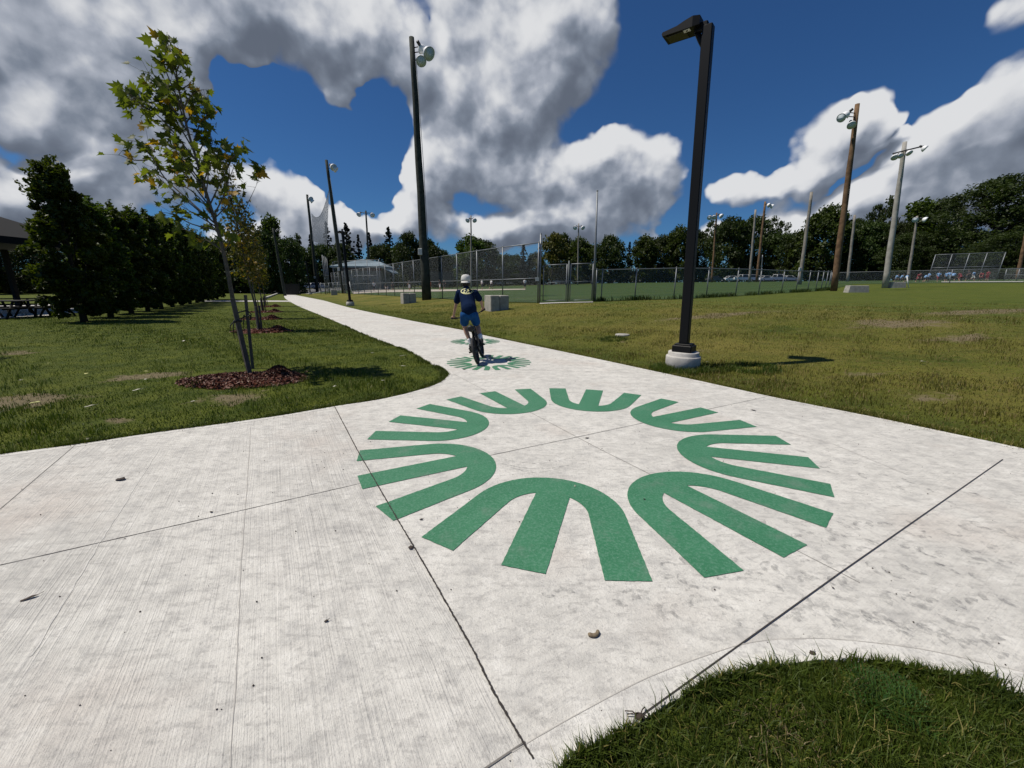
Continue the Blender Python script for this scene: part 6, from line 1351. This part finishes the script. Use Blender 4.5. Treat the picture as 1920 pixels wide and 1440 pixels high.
m = MB(); m.tube([(0, 0, -.02), (0, 0, .05)], .006, 6); m.build('stem', M['weed'], root)
c = G(1585, 1290); m = MB(); c2 = at(1560, 1255, c.y+.03); e = empty('yellow_grass_blade', c, 'single wide yellow-green blade left of the feathery weed', 'grass blade')
b_ = MB(); a0 = Vector((0, 0, 0)); a1 = Vector((-.02, .03, .05)); a2 = Vector((-.06, .07, .085)); b_.add([a0-Vector((.004, 0, 0)), a0+Vector((.004, 0, 0)), a1+Vector((.004, 0, 0)), a1-Vector((.004, 0, 0)), a2], [(0, 1, 2, 3), (3, 2, 4)]); b_.build('blade', M['leaf_yellow'], e)

# ------------------------------------------------------------------ fallen leaves and bits on path and lawn
M['leaf_dead'] = mat('dead_brown_leaf', (.055, .040, .030), .9, col2=(.03, .022, .018), vscale=30); M['leaf_pale'] = mat('pale_yellow_fallen_leaf', (.42, .42, .16), .8, col2=(.30, .28, .10), vscale=25); M['leaf_white'] = mat('bleached_leaf', (.42, .40, .33), .85)
def fallen(px, py, s, m, lab, z=.006, curl=.3, rz=None, name='fallen_leaf', asp=.6):
    c = G(px, py); b = MB(); n = 10; o = [(math.cos(2*math.pi*i/n)*s*.5*(1+.18*math.sin(5*i)), math.sin(2*math.pi*i/n)*s*.5*asp*(1+.15*math.cos(3*i))) for i in range(n)]
    vs = [Vector((0, 0, z))]+[Vector((x, y, z+abs(y)*curl+.15*s*curl*math.sin(4*x/s))) for x, y in o]; b.add(vs, [(0, 1+i, 1+(i+1) % n) for i in range(n)], True); b.tube([(s*.45, 0, z+.002), (s*.8, s*.08, z+.006)], .0012, 4)
    ob = b.build(name, m, None, c, random.uniform(0, 6.28) if rz is None else rz); tag(ob, lab, 'leaf', 'fallen leaves and scraps'); so = ob.modifiers.new('thick', 'SOLIDIFY'); so.thickness = .0015; return ob
fallen(226, 900, .075, M['leaf_dead'], 'flat brown leaf on the left slab of the path', rz=.1); fallen(55, 1123, .060, M['leaf_dead'], 'narrow dark leaf near the left edge of the path', rz=.75, asp=.28)
fallen(1413, 770, .055, M['leaf_dead'], 'small dark leaf right of the upper right arch', rz=2.9, asp=.5); fallen(770, 1028, .035, M['leaf_dead'], 'dark crumbled scrap beside the long joint', asp=.8); fallen(790, 975, .022, M['leaf_dead'], 'tiny dark scrap between two left arches')
fallen(396, 961, .026, M['leaf_dead'], 'tiny reddish scrap on the joint of the left slabs', asp=.4); fallen(612, 1166, .018, M['leaf_dead'], 'tiny dark chip in the middle of the left slab'); fallen(1523, 1226, .026, M['leaf_dead'], 'square dark chip above the grass island', rz=.5, asp=.8, curl=.05)
fallen(1562, 1104, .012, M['leaf_dead'], 'tiny dark chip right of the joint crossing'); fallen(1101, 822, .05, M['leaf_dead'], 'crumbled brown scrap in the middle of the ring', asp=.35); fallen(870, 693, .06, M['leaf_dead'], 'dark fleck just before the small ring')
fallen(67, 762, .12, M['leaf_pale'], 'large pale yellow leaf on the left lawn', z=.045, rz=.3); fallen(163, 705, .08, M['leaf_pale'], 'yellow leaf behind the large pale one on the left lawn', z=.04); fallen(90, 685, .08, M['leaf_pale'], 'yellow-green leaf at the edge of the lawn shadow', z=.04)
fallen(275, 700, .07, M['leaf_pale'], 'pale leaf on the bare patch of the left lawn', z=.035); fallen(274, 715, .05, M['leaf_white'], 'bleached leaf below the bare patch of the left lawn', z=.035); fallen(345, 642, .16, M['leaf_white'], 'whitish leaf on the lawn behind the nearest maple', z=.04, asp=.3)
fallen(258, 736, .10, M['leaf_white'], 'whitish curled leaf left of the mulch bed', z=.04, asp=.35); fallen(363, 758, .05, M['leaf_white'], 'small white leaf below the mulch bed', z=.04); fallen(170, 767, .10, M['leaf_white'], 'long whitish leaf low on the left lawn', z=.04, asp=.3); fallen(42, 716, .05, M['leaf_white'], 'white fleck on the bare soil at the left edge', z=.03)
fallen(718, 718, .05, M['leaf_white'], 'white leaf on the lawn tip near the path', z=.04); fallen(628, 729, .05, M['leaf_white'], 'white leaf right of the mulch bed', z=.04); fallen(755, 670, .13, M['leaf_white'], 'thin whitish strip near the path edge', z=.04, asp=.15); fallen(698, 665, .06, M['leaf_white'], 'whitish leaf on the lawn before the path edge', z=.04)
fallen(757, 690, .10, M['leaf_white'], 'pale straw leaf near the lawn tip', z=.04, asp=.3); fallen(165, 827, .05, M['leaf_white'], 'pale leaf at the corner where the joint meets the left lawn', z=.02); fallen(1078, 913, .016, M['leaf_white'], 'small white pebble on the nearest arch', z=.008); fallen(1208, 938, .016, M['leaf_dead'], 'small dark pebble on the lower right arch', z=.010)
fallen(1325, 683, .05, M['leaf_white'], 'small pale leaf right of the lamp base', z=.05); fallen(1730, 683, .07, M['leaf_white'], 'pale leaf on the dry right lawn', z=.05)
# curled strip of bark
c = G(1110, 1186); M['bark_strip'] = mat('curled_bark', (.10, .065, .035), .8, col2=(.24, .19, .12), vscale=40); b = MB(); pts = []; 
for i in range(12): a = -2.5+i*.235; pts.append((.024*math.cos(a), .024*math.sin(a), .009))
b.tube(pts, [.004]+[.0085]*10+[.005], 8); ob = b.build('bark_strip', M['bark_strip'], None, c); tag(ob, 'curled brown strip of bark on the path before the ring', 'bark strip')
# dead clump at the corner of the island
c = G(1199, 1346); b = MB()
for i in range(9): a = random.uniform(0, 6.28); L = random.uniform(.01, .05); b.tube([(0, 0, .004), (math.cos(a)*L*.5, math.sin(a)*L*.5, .02), (math.cos(a)*L, math.sin(a)*L, .012)], .002, 4)
b.ball((0, 0, .006), (.018, .014, .010), 8, 5); ob = b.build('dead_clump', M['leaf_dead'], None, c); tag(ob, 'dead brown clump where the joint meets the island', 'debris')
# crumbs along the joints and scattered grit, beyond counting
n = 900; gx_ = rg.uniform(-5, 5.5, n); gy_ = rg.uniform(.8, 9, n); k = inside(PATH, gx_, gy_); gx_, gy_ = gx_[k], gy_[k]; s = .0022+.003*rg.random(len(gx_))**3; C = np.stack([gx_, gy_, s*.5+.001], 1)
oc = np.array([[1, 0, 0], [-1, 0, 0], [0, 1, 0], [0, -1, 0], [0, 0, 1], [0, 0, -1]]); V = (C[:, None, :]+oc[None]*s[:, None, None]).reshape(-1, 3); ff = np.array([(0, 2, 4), (2, 1, 4), (1, 3, 4), (3, 0, 4), (2, 0, 5), (1, 2, 5), (3, 1, 5), (0, 3, 5)]); F = ((np.arange(len(C))*6)[:, None, None]+ff[None]).reshape(-1, 3)
tag(np_mesh('grit', V, F, M['leaf_dead']), 'fine dark grit scattered on the concrete', kind='stuff')
